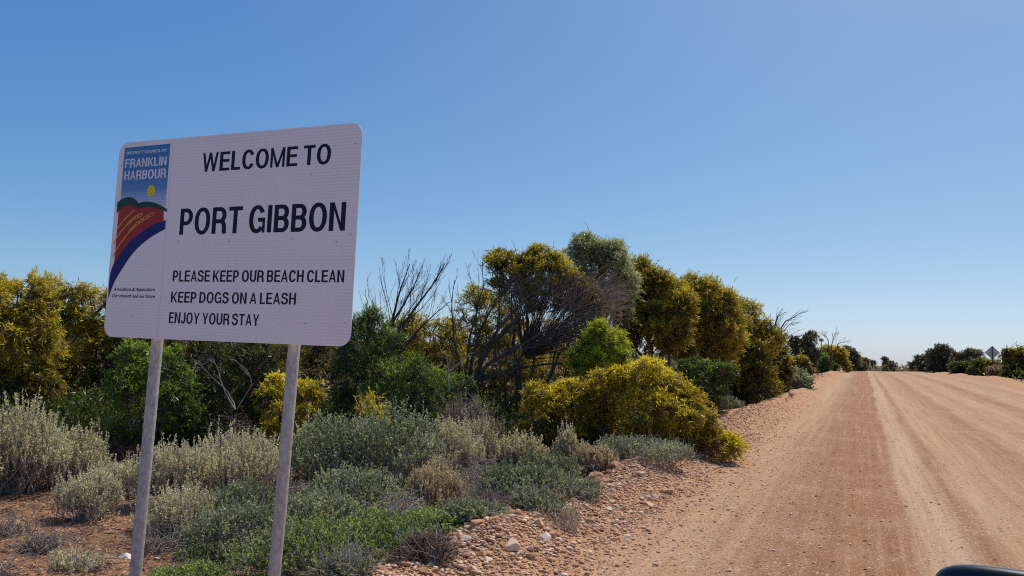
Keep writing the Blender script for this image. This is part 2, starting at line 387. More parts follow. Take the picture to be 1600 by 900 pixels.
def woody(kind, label, px0, d, lobes_px, mat, n=1400, nl=18, L=.2, ll=.08, lw=.016, droop=.25, limbs=7, trunk=.05, bark='bark', top_tint=.75,
          cat=None, group=None, twig_n=0, twig_mat='twig_dark', spread=.8, tint_sd=.12, up=.35, extra=None, crown='crown', skirt=3, gap=.26):
    """tree or tall shrub: trunk with limbs to every lobe, branches to the leaf clumps"""
    root, zb = plant_root(kind, label, cat or ('tree' if 'tree' in kind else 'shrub'), px0, d, group)
    lb = np.array(local_lobes(px0, d, zb, lobes_px))
    if skirt:
        w0, w1 = lb[:, 0].min()-lb[:, 3].max()*.3, lb[:, 0].max()+lb[:, 3].max()*.3; hz = lb[:, 2].min()
        for q in np.linspace(.12, .88, skirt):
            lb = np.vstack([lb, [w0+(w1-w0)*q, rng.uniform(-.2, .2), hz*.45, (w1-w0)/skirt*.72, (w1-w0)/skirt*.6, hz*.55]])
    sub = []
    for L_ in lb:
        m_ = 14 if L_[3]*F/d > 40 else 9; dd_ = rdir(m_, .35); k_ = rng.uniform(.22, .44, (m_, 1)); rs_ = (L_[3]*L_[4]*L_[5])**(1/3); sub.append(np.hstack([L_[None, :3]+dd_*L_[None, 3:6]*.82, np.array([[1, 1, .8]])*rs_*k_]))
    lbs = np.vstack([lb*np.array([1, 1, 1, .80, .80, .80])]+sub)
    P, D = shell_points(lbs, int(n*1.15), bias_up=up, rough=.13)
    if n >= 500:
        k = vnoise(P[:, 0]+11, P[:, 2]+P[:, 1]*.7+23, .16+.006*d)+.6*vnoise(P[:, 0]+5, P[:, 2]-P[:, 1]+3, .5) > -gap; P, D = P[k], D[k]; n = len(P)
    # natural colour patches on some clumps, plus sunlit crown tops painted by height
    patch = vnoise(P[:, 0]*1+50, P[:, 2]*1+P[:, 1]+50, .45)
    tint = top_tint*.75 + patch*.75 + rng.normal(size=len(P))*tint_sd + .12*D[:, 2] + .16*(P[:, 2]/P[:, 2].max()-.5)  # tint rises up the crown: sunlit tops painted into the leaf colour
    lv = Leaves(); tw = Tubes(); tr = Tubes()
    Dm = nrm(D*.7 + rdir(len(P))*.55)
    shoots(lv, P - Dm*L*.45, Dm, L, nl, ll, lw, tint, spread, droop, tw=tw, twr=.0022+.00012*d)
    # limbs
    hubs = []
    base = np.zeros(3); nL = len(lb)
    for i in range(nL):
        b0 = base + rng.normal(size=3)*np.array([.08, .08, 0])*(1+trunk*6)
        tgt = lb[i, :3] + np.array([0, 0, -lb[i, 5]*.25])
        path = bezier(b0, tgt, 9, .10, .02)[0]; path[0, 2] = -.05
        r0 = trunk*rng.uniform(.55, 1.0)
        tr.add(path, np.linspace(r0, r0*.25, 9), 7); hubs.append(path[3:])
    H = np.concatenate(hubs)
    k = rng.choice(len(P), min(len(P), 60+n//8), replace=False)
    j = np.argmin(((P[k][:, None]-H[None])**2).sum(-1) + rng.random((len(k), len(H)))*.15, 1)
    tr.add(bezier(H[j], P[k], 6, .10, .03), np.linspace(1, .22, 6)[None]*trunk*.22, 4)
    if twig_n:
        i = rng.integers(0, nL, twig_n); c = lb[i, :3]+rng.normal(size=(twig_n, 3))*lb[i, 3:6]*.42; c[:, 2] -= lb[i, 5]*.25
        e = c + rdir(twig_n, .25)*rng.uniform(.15, .45, (twig_n, 1)); t2 = Tubes()
        t2.add(bezier(c, e, 5, .14, .0), np.linspace(1, .4, 5)[None]*(.0028+.00016*d), 3)
        tag(t2.build('dead_twigs', M[twig_mat], root), kind='stuff')
    if extra: extra(root, tr, tw, lv)
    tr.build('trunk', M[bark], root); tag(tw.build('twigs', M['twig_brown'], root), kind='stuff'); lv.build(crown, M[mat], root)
    return root

def small_bush(kind, label, px0, d, wpx, ytop, mat, n=420, nl=12, L=.07, ll=.02, lw=.008, upb=.7, stem_mat='twig_grey', cat='shrub', group=None,
               lumps=5, top_tint=.6, dead=0, height=None, spread=.8, depth=.9, stems=90):
    """low saltbush or bluebush: stems from the base, short leafy shoots all over"""
    root, zb = plant_root(kind, label, cat, px0, d, group, .02)
    wm = wpx*scales(px0, d)[1]/2*1.22; h = (height or max(.12, zat(px0, ytop, d)-zb))*1.08; n = int(n*1.15); ll *= 1.3; lw *= 1.45
    lb = [(0, 0, h*.25, wm*.75, wm*.75*depth, h*.70)]
    for i in range(lumps):
        a = i*2*math.pi/lumps + rng.uniform(-.4, .4); q = rng.uniform(.35, .62)*wm; rr = rng.uniform(.34, .5)*wm
        hh = h*rng.uniform(.55, 1.0)*(1 if i else 1); lb.append((math.cos(a)*q, math.sin(a)*q*depth, hh*.45, rr, rr, hh*.52))
    lb = np.array(lb)
    P, D = shell_points(lb, n, .45, .45, .15)
    P[:, 2] *= rng.uniform(.86, 1.1, len(P)); L = L*np.exp(rng.normal(size=len(P))*.28)
    Dm = nrm(D*.6 + rdir(len(P))*.45 + np.array([0, 0, upb]))
    patch = vnoise(P[:, 0]+70, P[:, 1]+P[:, 2]+20, .22)
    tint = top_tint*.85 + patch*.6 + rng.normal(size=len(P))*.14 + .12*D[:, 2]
    lv = Leaves(); tw = Tubes(); st = Tubes()
    if kind in ('bluebush', 'tan_bush'):
        P[:, 2] *= max(.55, 1-.13/h)
        k = (P[:, 2] > .33*h) | (rng.random(len(P)) < .3); P, Dm, L, tint = P[k], Dm[k], L[k], tint[k]
        Dm = nrm(Dm*.55+np.array([0, 0, .75])+rng.normal(size=P.shape)*.16)
        shoots(lv, P-Dm*L[:, None]*.4, Dm, L*1.55, int(nl*1.9), ll*.85, lw*1.05, tint+.24, .85, 0, tw=tw, twr=.0012+.0001*d, along=.85, tint_var=.10)
        dead = max(dead, int(n*.10))
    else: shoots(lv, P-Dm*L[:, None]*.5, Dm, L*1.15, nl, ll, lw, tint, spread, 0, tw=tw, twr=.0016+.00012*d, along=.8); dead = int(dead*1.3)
    k = rng.choice(len(P), min(len(P), stems), replace=False)
    b0 = rng.normal(size=(len(k), 3))*np.array([wm*.16, wm*.16, 0])
    st.add(bezier(b0, P[k], 6, .08, -.04), np.linspace(1, .35, 6)[None]*(.005+.0004*h*10), 4)
    if dead:
        c = P[rng.choice(len(P), dead)]*np.array([1, 1, .8]); e = c + rdir(dead, .3)*rng.uniform(.08, .28, (dead, 1)); t2 = Tubes()
        t2.add(bezier(c, e, 5, .18, 0), np.linspace(1, .4, 5)[None]*(.0018+.00016*d), 3); tag(t2.build('dead_twigs', M['twig_grey'], root), kind='stuff')
    for i in range(3): pass
    st.V.append(np.zeros((0, 3)))
    st.build('stems', M[stem_mat], root); tag(tw.build('twigs', M['twig_grey'], root), kind='stuff'); lv.build('foliage', M[mat], root)
    return root

def twig_heap(label, px0, d, wpx, ytop, mat='twig_grey', n=420, r=.0035, height=None, name='dead_brush'):
    root, zb = plant_root(name, label, 'dead brush', px0, d)
    wm = wpx*scales(px0, d)[1]/2; h = height or max(.15, zat(px0, ytop, d)-zb)
    u = rng.normal(size=(n, 2))*np.array([.42, .36])*wm; top = h*np.exp(-(u[:, 0]/wm)**2*1.6-(u[:, 1]/wm)**2*1.6)
    c = np.stack([u[:, 0], u[:, 1], rng.uniform(.0, 1, n)*top], 1)
    e = c + nrm(rng.normal(size=(n, 3))*np.array([1, 1, .45]))*rng.uniform(.12, .42, (n, 1))*min(1, wm*1.6); e[:, 2] = np.clip(e[:, 2], .01, h*1.05)
    t = Tubes(); k = int(n*.85)
    t.add(bezier(c[:k], e[:k], 6, .16, .08), np.linspace(1, .4, 6)[None]*r*rng.uniform(.6, 1.2, (k, 1)), 3)
    tag(t.build('twigs', M[mat], root), kind='stuff')
    t = Tubes(); b0 = rng.normal(size=(n-k, 3))*np.array([wm*.2, wm*.2, 0]); t.add(bezier(b0, e[k:], 7, .10, .1), np.linspace(1, .3, 7)[None]*r*2.3, 5)
    t.build('stems', M[mat], root)
    return root

DD = [13]
def grow(tubes, P, r, levels, nchild, lenf, ang, trop, sides=(6, 5, 4, 3), K=7, tmin=.25, rf=.5):
    """bare branches: each level sprouts from the one before (P: (N,K,3) paths)"""
    tubes.add(P, np.linspace(1, .35, P.shape[1])[None]*r[:, None], sides[0])
    for lv in range(levels):
        n = len(P); m = nchild[lv]; idx = np.repeat(np.arange(n), m); t = rng.uniform(tmin, .97, len(idx))
        Kp = P.shape[1]; f = t*(Kp-1); i0 = np.minimum(f.astype(int), Kp-2); fr = (f-i0)[:, None]
        s = P[idx, i0]*(1-fr)+P[idx, i0+1]*fr; d = nrm(P[idx, i0+1]-P[idx, i0]); ln = np.linalg.norm(P[idx, -1]-P[idx, 0], axis=1)
        dd = nrm(d + nrm(rng.normal(size=d.shape)*np.array([1, .7, .8]))*math.tan(ang) + trop)
        L = ln*lenf*(1.25-t)*rng.uniform(.6, 1.3, len(idx)); e = s+dd*L[:, None]
        rr = r[idx]*(1-.5*t)*rf; C = bezier(s, e, 6, .06, .0); C[:, -1] += trop*L[:, None]*.25
        tubes.add(C, np.linspace(1, .35, 6)[None]*rr[:, None], sides[min(lv+1, 3)]); P, r = C, np.maximum(rr, .00027*DD[0])
def bare_tree(label, px0, d, limbs_px, r0, levels=3, nchild=(7, 5, 4), lenf=.5, ang=R(38), trop=(0, 0, .25), mat='bark', name='dead_tree', group=None, rmin=None):
    DD[0] = d; root, zb = plant_root(name, label, 'dead tree' if name == 'dead_tree' else 'shrub', px0, d, group)
    Ps = []; rs = []
    for (dy, rr, pts) in limbs_px:
        pts = [np.array([across(px0, px, d), dy*k/(len(pts)-1), zat(px, py, d)-zb]) for k, (px, py) in enumerate(pts)]
        pts[0][2] = min(pts[0][2], 1e9); q = np.array(pts); tt = np.linspace(0, len(q)-1, 10); i = np.minimum(tt.astype(int), len(q)-2); fr = (tt-i)[:, None]
        pa = q[i]*(1-fr)+q[i+1]*fr; pa[1:-1] = pa[1:-1]*.5+.25*(pa[2:]+pa[:-2]); pa[1:-1] += rng.normal(size=(8, 3))*.012*d/14
        Ps.append(pa); rs.append(rr)
    big = Tubes(); tw = Tubes()
    big.add(np.array(Ps), np.linspace(1, .10, 10)[None]*np.array(rs)[:, None], 7)
    grow(tw, np.array(Ps), np.array(rs)*.5, levels, nchild, lenf, ang, np.array(trop), K=7)
    big.build('trunk', M[mat], root); tw.build('branches', M[mat], root)
    return root

# ------------------------------------------------------------------ the welcome sign
BR = np.array(at(557, 4.1)); _a = R(-68.7)
# leftward direction of the board in the camera's yaw frame turned into the world
_ul = np.array([math.sin(_a), math.cos(_a)]); _c, _s = math.cos(YAW), math.sin(YAW)
_ul = np.array([_ul[0]*_c-_ul[1]*_s, _ul[0]*_s+_ul[1]*_c])
BL = BR + _ul*1.87                                   # board-local x=0 (left end), x runs to the right
sign_rz = math.atan2(-_ul[1], -_ul[0])
SG = empty('welcome_sign', 'large white roadside welcome sign on two galvanised steel posts', 'sign', (BL[0], BL[1], gz(*BL)-.02), sign_rz)
SZ = EYE-.015-SG.location.z                          # local height of the board's lower edge
BW, BH = 1.83, 1.25
def sign_white():
    m, n, out = newmat('reflective_white_sheet')
    tc = N(n, 'ShaderNodeTexCoord'); v = tc.outputs['Object']
    sp = N(n, 'ShaderNodeSeparateXYZ'); n.links.new(v, sp.inputs[0])
    rib = mathn(n, 'SINE', mathn(n, 'ADD', mathn(n, 'MULTIPLY', sp.outputs[2], 2*math.pi/.0185), mathn(n, 'MULTIPLY', noise(n, v, 2, 2), 2.5)))
    mod = noise(n, mapping(n, v, (1.1, 1, 1.6)), 1.2, 2)
    amp = mathn(n, 'MULTIPLY', mathn(n, 'SUBTRACT', mod, .25), 1.6, clamp=True)
    rb = mathn(n, 'MULTIPLY', mathn(n, 'ADD', mathn(n, 'MULTIPLY', rib, .5), .5), amp)
    c = mixc(n, rb, (.90,.84,.81), (.72,.67,.645))
    dirt = noise(n, v, 3, 5, .6); c = mixc(n, mathn(n, 'MULTIPLY', mathn(n, 'SUBTRACT', dirt, .55), 1.2, clamp=True), c, (.66,.62,.60))
    scr = noise(n, mapping(n, v, (30, 1, 2.5)), 1.5, 5, .8); c = mixc(n, mathn(n, 'MULTIPLY', mathn(n, 'SUBTRACT', scr, .66), 5, clamp=True), c, (.58,.54,.53))
    splash = mathn(n, 'SUBTRACT', noise(n, v, 38, 2), .74); c = mixc(n, mathn(n, 'MULTIPLY', splash, 14, clamp=True), c, (.42,.34,.29))
    p = N(n, 'ShaderNodeBsdfPrincipled'); n.links.new(c, p.inputs['Base Color']); p.inputs['Roughness'].default_value = .38; p.inputs['Coat Weight'].default_value = .25
    b = N(n, 'ShaderNodeBump'); b.inputs['Strength'].default_value = .35; b.inputs['Distance'].default_value = .0008
    n.links.new(rb, b.inputs['Height']); n.links.new(b.outputs[0], p.inputs['Normal'])
    n.links.new(p.outputs[0], out.inputs[0]); return m
def ink(name, col, rough=.62): return simple_mat(name, col, rough, .06, 8)
M['sheet'] = sign_white(); M['navyink'] = ink('black_navy_ink', (.007,.009,.024)); M['blueink'] = ink('navy_blue_ink', (.012,.022,.16)); M['redink'] = ink('red_ink', (.36,.035,.035))
M['greenink'] = ink('dark_green_ink', (.014,.07,.05)); M['yellowink'] = ink('yellow_ink', (.72,.60,.03)); M['wheatink'] = ink('wheat_ink', (.72,.42,.06)); M['whiteink'] = ink('white_ink', (.78,.77,.80))
M['galv'] = simple_mat('galvanised_steel', (.44,.43,.415), .5, .20, 45, metal=.3, bump=.12, stretch=(1,1,.6))
M['alu'] = simple_mat('mill_aluminium', (.5,.5,.5), .45, .1, 12, metal=.8)
M['rust'] = simple_mat('dark_rivet', (.10,.08,.075), .7, .2, 60)

def rrect(x0, z0, x1, z1, r, k=8):
    o = []
    for cx, cz, a0 in ((x1-r, z1-r, 0), (x0+r, z1-r, 90), (x0+r, z0+r, 180), (x1-r, z0+r, 270)):
        o += [(cx+r*math.cos(R(a0+90*i/k)), cz+r*math.sin(R(a0+90*i/k))) for i in range(k+1)]
    return o
def slab(poly, y0, y1):
    n = len(poly); V = [(x, y0, z) for x, z in poly]+[(x, y1, z) for x, z in poly]
    F_ = [tuple(range(n)), tuple(range(2*n-1, n-1, -1))]+[(i, i+n, (i+1) % n+n, (i+1) % n) for i in range(n)]
    me = mesh_from('slab', V, faces=F_); bm = bmesh.new(); bm.from_mesh(me); bmesh.ops.recalc_face_normals(bm, faces=bm.faces); bm.to_mesh(me); bm.free(); return me
board = link('board', slab([(x, z+SZ) for x, z in rrect(0, 0, BW, BH, .075)], 0, .003), M['sheet'], SG)
# print: thin films on the front face (local -y); each film a tenth of a millimetre above the last
def film(name, polys, mat, off, parent=board, mesh_only=False):
    V = []; Fc = []
    for k, p in enumerate(polys):
        b0 = len(V); V += [(x, -off-.00006*(k % 4), z+SZ) for x, z in p]; Fc.append(tuple(range(b0, b0+len(p))))
    return link(name, mesh_from(name, V, faces=Fc), mat, parent)

# --- lettering drawn stroke by stroke, in units of the capital height
WX, WY = .200, .150
def seg(pts, closed=False):
    k = WY/WX; q = np.array([(x*k, y) for x, y in pts]); d = np.diff(q, axis=0); d = d/np.linalg.norm(d, axis=1, keepdims=True); nn = np.stack([-d[:, 1], d[:, 0]], 1)
    m = np.empty_like(q); m[0] = nn[0]; m[-1] = nn[-1]
    for i in range(1, len(q)-1):
        s = nn[i-1]+nn[i]; s /= np.linalg.norm(s); m[i] = s/max(.35, s@nn[i])
    a = q+m*WY/2; b = q-m*WY/2; return [(x/k, y) for x, y in list(a)+list(b[::-1])]
def arc(cx, cy, rx, ry, a0, a1, n=14, e=1.0):
    o = []
    for i in range(n+1):
        t = R(a0+(a1-a0)*i/n); c, s = math.cos(t), math.sin(t); o.append((cx+rx*math.copysign(abs(c)**e, c), cy+ry*math.copysign(abs(s)**e, s)))
    return o
def para(x0, y0, x1, y1, wh): return [(x0-wh/2, y0), (x0+wh/2, y0), (x1+wh/2, y1), (x1-wh/2, y1)]
def ring(w, e=.92):
    o = arc(w/2, .5, w/2, .515, 0, 360, 40, e); i = arc(w/2, .5, w/2-WX, .515-WY, 0, 360, 40, e); P = []
    return [o[k:k+21]+i[k:k+21][::-1] for k in (0, 20)]
def bx(x0, y0, x1, y1): return [(x0, y0), (x1, y0), (x1, y1), (x0, y1)]
l, b_, t_ = WX/2, WY/2, 1-WY/2
def bowl(w, y0, y1, x=WX):
    ry = (y1-y0)/2; cy = (y0+y1)/2; rx = min(ry*.95, (w-WX/2-x)*.75); cx = w-WX/2-rx
    return seg([(x, y1)]+arc(cx, cy, rx, ry, 90, -90, 16)+[(x, y0)])
def glyph(c):
    S = lambda h=1: bx(0, 0, WX, 1)
    if c == 'E': w = .62; return w, [S(), bx(WX, 1-WY, w, 1), bx(WX, .455, w-.03, .455+WY), bx(WX, 0, w+.01, WY)]
    if c == 'F': w = .58; return w, [S(), bx(WX, 1-WY, w, 1), bx(WX, .455, w-.05, .455+WY)]
    if c == 'L': w = .56; return w, [S(), bx(WX, 0, w, WY)]
    if c == 'T': w = .66; return w, [bx(w/2-WX/2, 0, w/2+WX/2, 1-WY), bx(0, 1-WY, w, 1)]
    if c == 'H': w = .70; return w, [S(), bx(w-WX, 0, w, 1), bx(WX, .45, w-WX, .45+WY)]
    if c == 'I': return WX, [S()]
    if c == 'N': w = .70; return w, [S(), bx(w-WX, 0, w, 1), [(WX, 1), (WX, .72), (w-WX, 0), (w-WX, .28)]]
    if c == 'M': w = .84; g = .14; return w, [bx(0, 0, g, 1), bx(w-g, 0, w, 1), [(g, 1), (g, .62), (w/2-.075, 0), (w/2, 0), (w/2, .2)], [(w-g, 1), (w/2, .2), (w/2, 0), (w/2+.075, 0), (w-g, .62)]]
    if c == 'W': w = 1.0; g = .145; return w, [para(g/2, 1, .265, 0, g), para(.5, 1, .265, 0, g), para(.5, 1, .735, 0, g), para(w-g/2, 1, .735, 0, g)]
    if c == 'A': w = .72; g = .155; return w, [para(g/2, 0, w/2, 1, g), para(w-g/2, 0, w/2, 1, g), bx(.17, .23, w-.17, .23+WY*.9)]
    if c == 'K': w = .72; return w, [S(), [(WX, .30), (WX, .50), (w-.19, 1), (w, 1)], [(.27, .44), (.38, .60), (w+.02, 0), (w-.17, 0)]]
    if c == 'Y': w = .72; g = .165; return w, [bx(w/2-WX/2, 0, w/2+WX/2, .42), para(w/2, .38, g/2, 1, g), para(w/2, .38, w-g/2, 1, g)]
    if c == 'O': w = .78; return w, ring(w)
    if c == 'C':
        w = .72; return w, [seg(arc(.37, .5, .37-l, .515-b_, 28, 332, 34, .92))]
    if c == 'G':
        w = .76; return w, [seg(arc(.375, .5, .375-l, .515-b_, 30, 322, 34, .92)), bx(.42, .40, w, .40+WY), bx(w-.125, 0, w, .40)]
    if c == 'D': w = .71; return w, [S(), bowl(w, b_, t_)]
    if c == 'P': w = .65; return w, [S(), bowl(w, .43, t_)]
    if c == 'B': w = .69; return w, [S(), bowl(w-.02, .51, t_), bowl(w, b_, .51)]
    if c == 'R': w = .70; return w, [S(), bowl(w-.01, .47, t_), seg([(w-.28, .47), (w-.15, .42), (w-.10, .30), (w-.09, .1), (w-.06, 0)])]
    if c == 'U': w = .70; return w, [seg([(l, 1), (l, .36)]+arc(w/2, .32, w/2-l, .335-b_, 180, 360, 16)+[(w-l, 1)])]
    if c == 'J': w = .54; return w, [seg([(w-l, 1), (w-l, .32)]+arc(w/2, .30, w/2-l, .31-b_, 360, 185, 12))]
    if c == 'S':
        w = .68; return w, [seg([(w-l-.01, .72), (w-l-.05, .83), (w-.22, .925), (.36, .952), (.19, .915), (.095, .82), (.09, .70), (.16, .61), (.33, .55), (.48, .50), (.585, .42), (.60, .28), (.545, .15), (.42, .075), (.30, .05), (.16, .10), (.085, .19), (.07, .31)])]
    return .3, []
def line_of(text, x0, x1, z0, cap, name, mat, off, italic=0, gap=.105, space=.34, parent=None, slope=0.0):
    adv = 0; items = []
    for ch in text:
        if ch == ' ': adv += space-gap; continue
        w_, ps = glyph(ch); items.append((ch, adv, ps)); adv += w_+gap
    tot = adv-gap; sx = (x1-x0)/tot; out = []
    for ch, a_, ps in items:
        out.append(film('letter', [[(x0+(a_+x+italic*y)*sx, z0+y*cap+slope*(a_+x)*sx) for x, y in p] for p in ps], mat, off, parent=parent))
    return out
def text_part(name): # a line of lettering is a part, its letters the sub-parts
    e = bpy.data.objects.new(name, None); COL.objects.link(e); e.parent = SG; e.empty_display_size = .1; return e
for txt, x0, x1, z0, cap in (('WELCOME TO', .70, 1.63, 1.024, .117), ('PORT GIBBON', .558, 1.752, .640, .162),
                             ('PLEASE KEEP OUR BEACH CLEAN', .535, 1.767, .352, .068), ('KEEP DOGS ON A LEASH', .533, 1.455, .224, .066), ('ENJOY YOUR STAY', .530, 1.208, .098, .067)):
    line_of(txt, x0, x1, z0, cap, 'lettering', M['navyink'], .0004, parent=text_part('lettering'))
# --- the council emblem, outlined in board coordinates (metres from the board's lower left corner)
def smooth(pts, n=4):
    p = np.array(pts, float); o = []
    for i in range(len(p)-1):
        a = p[max(i-1, 0)]; b = p[i]; c = p[i+1]; d = p[min(i+2, len(p)-1)]
        for k in range(n):
            t = k/n; o.append(tuple(.5*((2*b)+(c-a)*t+(2*a-5*b+4*c-d)*t*t+(3*b-a-3*c+d)*t**3)))
    return o+[tuple(p[-1])]
def panel_material():
    m, n, out = newmat('printed_sky_panel')
    tc = N(n, 'ShaderNodeTexCoord'); sp = N(n, 'ShaderNodeSeparateXYZ'); n.links.new(tc.outputs['Object'], sp.inputs[0])
    k = N(n, 'ShaderNodeMapRange'); k.inputs[1].default_value = SZ+.80; k.inputs[2].default_value = SZ+1.22; n.links.new(sp.outputs[2], k.inputs[0])
    c = ramp(n, k.outputs[0], [(0, (.60,.66,.78)), (.16, (.42,.52,.72)), (.34, (.10,.25,.55)), (.55, (.035,.15,.45)), (1, (.03,.17,.42))])
    rib = mathn(n, 'ADD', mathn(n, 'MULTIPLY', mathn(n, 'SINE', mathn(n, 'MULTIPLY', sp.outputs[2], 2*math.pi/.0185)), .5), .5)
    c = mixc(n, mathn(n, 'MULTIPLY', rib, .3), c, (.10,.28,.45))
    p = N(n, 'ShaderNodeBsdfPrincipled'); n.links.new(c, p.inputs['Base Color']); p.inputs['Roughness'].default_value = .35
    n.links.new(p.outputs[0], out.inputs[0]); return m
logo = text_part('emblem')
film('sky_panel', [[(.046, .80), (.046, 1.215), (.430, 1.219), (.430, .80)]], panel_material(), .0003, logo)
low = [(.444, .785), (.4, .801), (.338, .815), (.268, .82), (.207, .812), (.174, .829), (.142, .838), (.095, .834), (.053, .814), (.024, .788)]
hill = smooth([(.022, .858), (.046, .874), (.081, .887), (.12, .891), (.156, .883), (.186, .865), (.205, .847)])[:-1] + smooth([(.205, .847), (.23, .855), (.28, .857), (.334, .848), (.39, .829), (.444, .803)]) + smooth(low[:5])[:-1] + smooth(low[4:])
up = smooth([(.442, .734), (.344, .71), (.237, .656), (.139, .584), (.07, .51), (.015, .408), (.013, .236)])
lo = smooth([(.013, .236), (.029, .285), (.059, .354), (.109, .426), (.176, .513), (.246, .575), (.334, .631), (.443, .678)])
red = [(.040, .80), (.060, .828), (.10, .848), (.142, .850), (.207, .824), (.268, .834), (.338, .828), (.418, .802), (.426, .722)] + [(x, z-.004) for x, z in smooth([(.344, .71), (.237, .656), (.139, .584), (.07, .51), (.039, .459)])]
film('red_field', [red], M['redink'], .0006, logo)
film('navy_band', [up+lo[1:]], M['blueink'], .0009, logo)
film('green_hills', [hill], M['greenink'], .0012, logo)
film('sun_disc', [[(.301+.034*math.cos(R(a)), .924+.0365*math.sin(R(a))) for a in range(0, 360, 12)]], M['yellowink'], .0006, logo)
def ribbon(pts, w0, w1):
    q = np.array(pts); d = np.gradient(q, axis=0); d /= np.linalg.norm(d, axis=1, keepdims=True); nn = np.stack([-d[:, 1], d[:, 0]], 1); ww = np.linspace(w0, w1, len(q))[:, None]/2
    return [tuple(v) for v in q+nn*ww]+[tuple(v) for v in (q-nn*ww)[::-1]]
for stalk, t0, hgt in (([(.023, .51), (.071, .587), (.149, .665), (.23, .722), (.338, .769)], .44, .030), ([(.016, .591), (.054, .645), (.116, .706), (.179, .745), (.239, .765)], .50, .026), ([(.04, .688), (.074, .726), (.11, .755), (.169, .796)], .48, .017)):
    q = smooth(stalk, 6); polys = [ribbon(q, .009, .003)]; n_ = len(q)
    for k in range(6):
        i = int(n_*(t0+(.95-t0)*k/6)); x, z = q[i]; x2, z2 = q[min(i+2, n_-1)]
        polys.append(ribbon(smooth([(x, z), (x+.008, z+hgt*.75), (x+.019, z+hgt), (x2+.014, z2+hgt*.7), (x2+.008, z2+hgt*.25)], 3), .004, .0035))
    film('wheat_ear', polys, M['wheatink'], .0012, logo)
line_of('DISTRICT COUNCIL OF', .066, .404, 1.170, .019, 'lettering', M['whiteink'], .0007, parent=logo, slope=0)
line_of('FRANKLIN', .062, .410, 1.083, .057, 'lettering', M['whiteink'], .0007, parent=logo, gap=.10)
line_of('HARBOUR', .063, .413, 1.003, .059, 'lettering', M['whiteink'], .0007, parent=logo, gap=.10)
def small_print(body, x0, x1, z0, cap):
    c = bpy.data.curves.new('print', 'FONT'); c.body = body; c.size = 1; c.shear = .28; c.offset = .022; c.resolution_u = 3
    o = bpy.data.objects.new('print', c); me = bpy.data.meshes.new_from_object(o); bpy.data.objects.remove(o)
    v = np.array([p.co[:] for p in me.vertices]); s = (x1-x0)/(v[:, 0].max()-v[:, 0].min()); k = cap/.70
    for p in me.vertices: p.co = ((p.co.x-v[:, 0].min())*s+x0, -.0005, z0+SZ+p.co.y*k)
    return link('lettering', me, M['navyink2'], logo)
M['navyink2'] = ink('tagline_ink', (.015, .02, .10))
small_print('Agriculture & Aquaculture', .052, .400, .292, .021)
small_print('Our strength and our future', .045, .405, .250, .021)
M['seam'] = ink('sheet_seam', (.55, .53, .55))
film('sheet_seam', [bx(.449, .006, .4505, BH-.006)], M['seam'], .0003, board)


# posts, rails and fixings
def tube_mesh(pts, rad, sides=20):
    t = Tubes(); t.add(np.array(pts, float), rad, sides); return mesh_from('tube', np.concatenate(t.V), quads=np.concatenate(t.Q), smooth=True)
for i, (xb, lean) in enumerate(((.380, .028), (1.412, .040))):
    h0 = gz(*(BL-_ul*xb))-SG.location.z
    p = link('post', tube_mesh([(xb-lean*1.2, .068, h0-.25), (xb-lean*.5, .068, SZ*.5), (xb, .068, SZ), (xb, .068, SZ+BH-.06)], .0345, 24), M['galv'], SG)
    capm = bmesh.new(); bmesh.ops.create_cone(capm, cap_ends=True, segments=24, radius1=.0365, radius2=.034, depth=.03); me = bpy.data.meshes.new('cap'); capm.to_mesh(me); capm.free()
    c = link('post_cap', me, M['alu'], p); c.location = (xb, .068, SZ+BH-.052)
for zz in (.22, .98):
    link('rail', slab([(.06, zz+SZ), (BW-.06, zz+SZ), (BW-.06, zz+SZ+.045), (.06, zz+SZ+.045)], .0035, .030), M['alu'], SG)
bm = bmesh.new(); bmesh.ops.create_uvsphere(bm, u_segments=10, v_segments=6, radius=.0032); me = bpy.data.meshes.new('rivet'); bm.to_mesh(me); bm.free(); me.materials.append(M['rust'])
for x, z in ((.03, 1.10), (.30, .62), (.08, .50), (.56, .60), (.95, .595), (1.40, .60), (1.70, .58), (1.79, 1.13), (1.79, .13), (1.53, .12), (.70, .155), (.23, .13), (1.50, .97), (1.79, .62)):
    o = link('rivet', me, None, SG); o.location = (x, -.0008, z+SZ); o.scale = (1, .5, 1)

# ------------------------------------------------------------------ left and centre scrub, back to front
# names of colours/looks in the labels tell the plants apart; the shapes come from the outlines seen along the road
HEDGE = 'tall wattles at the back of the scrub'
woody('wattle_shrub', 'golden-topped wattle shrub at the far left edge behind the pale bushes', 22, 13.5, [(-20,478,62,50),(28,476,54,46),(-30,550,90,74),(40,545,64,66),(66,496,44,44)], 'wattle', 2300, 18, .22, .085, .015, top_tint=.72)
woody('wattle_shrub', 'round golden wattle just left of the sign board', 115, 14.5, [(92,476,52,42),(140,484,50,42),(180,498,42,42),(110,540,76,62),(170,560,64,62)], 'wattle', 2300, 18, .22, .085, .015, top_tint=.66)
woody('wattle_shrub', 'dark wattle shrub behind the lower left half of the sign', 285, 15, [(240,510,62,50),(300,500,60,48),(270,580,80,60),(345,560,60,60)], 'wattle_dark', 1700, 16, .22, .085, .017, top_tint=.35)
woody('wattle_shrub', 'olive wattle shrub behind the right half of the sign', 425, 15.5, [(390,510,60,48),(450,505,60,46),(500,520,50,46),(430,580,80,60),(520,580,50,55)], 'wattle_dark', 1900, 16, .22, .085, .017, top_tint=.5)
woody('green_shrub', 'leafy bright green shrub crossed by the left sign post', 235, 11.2, [(215,560,34,26),(262,572,36,26),(205,600,36,28),(285,612,40,30),(240,635,52,40),(300,648,28,26)], 'green', 1700, 16, .14, .055, .015, limbs=5, trunk=.03, top_tint=.62, droop=-.1)
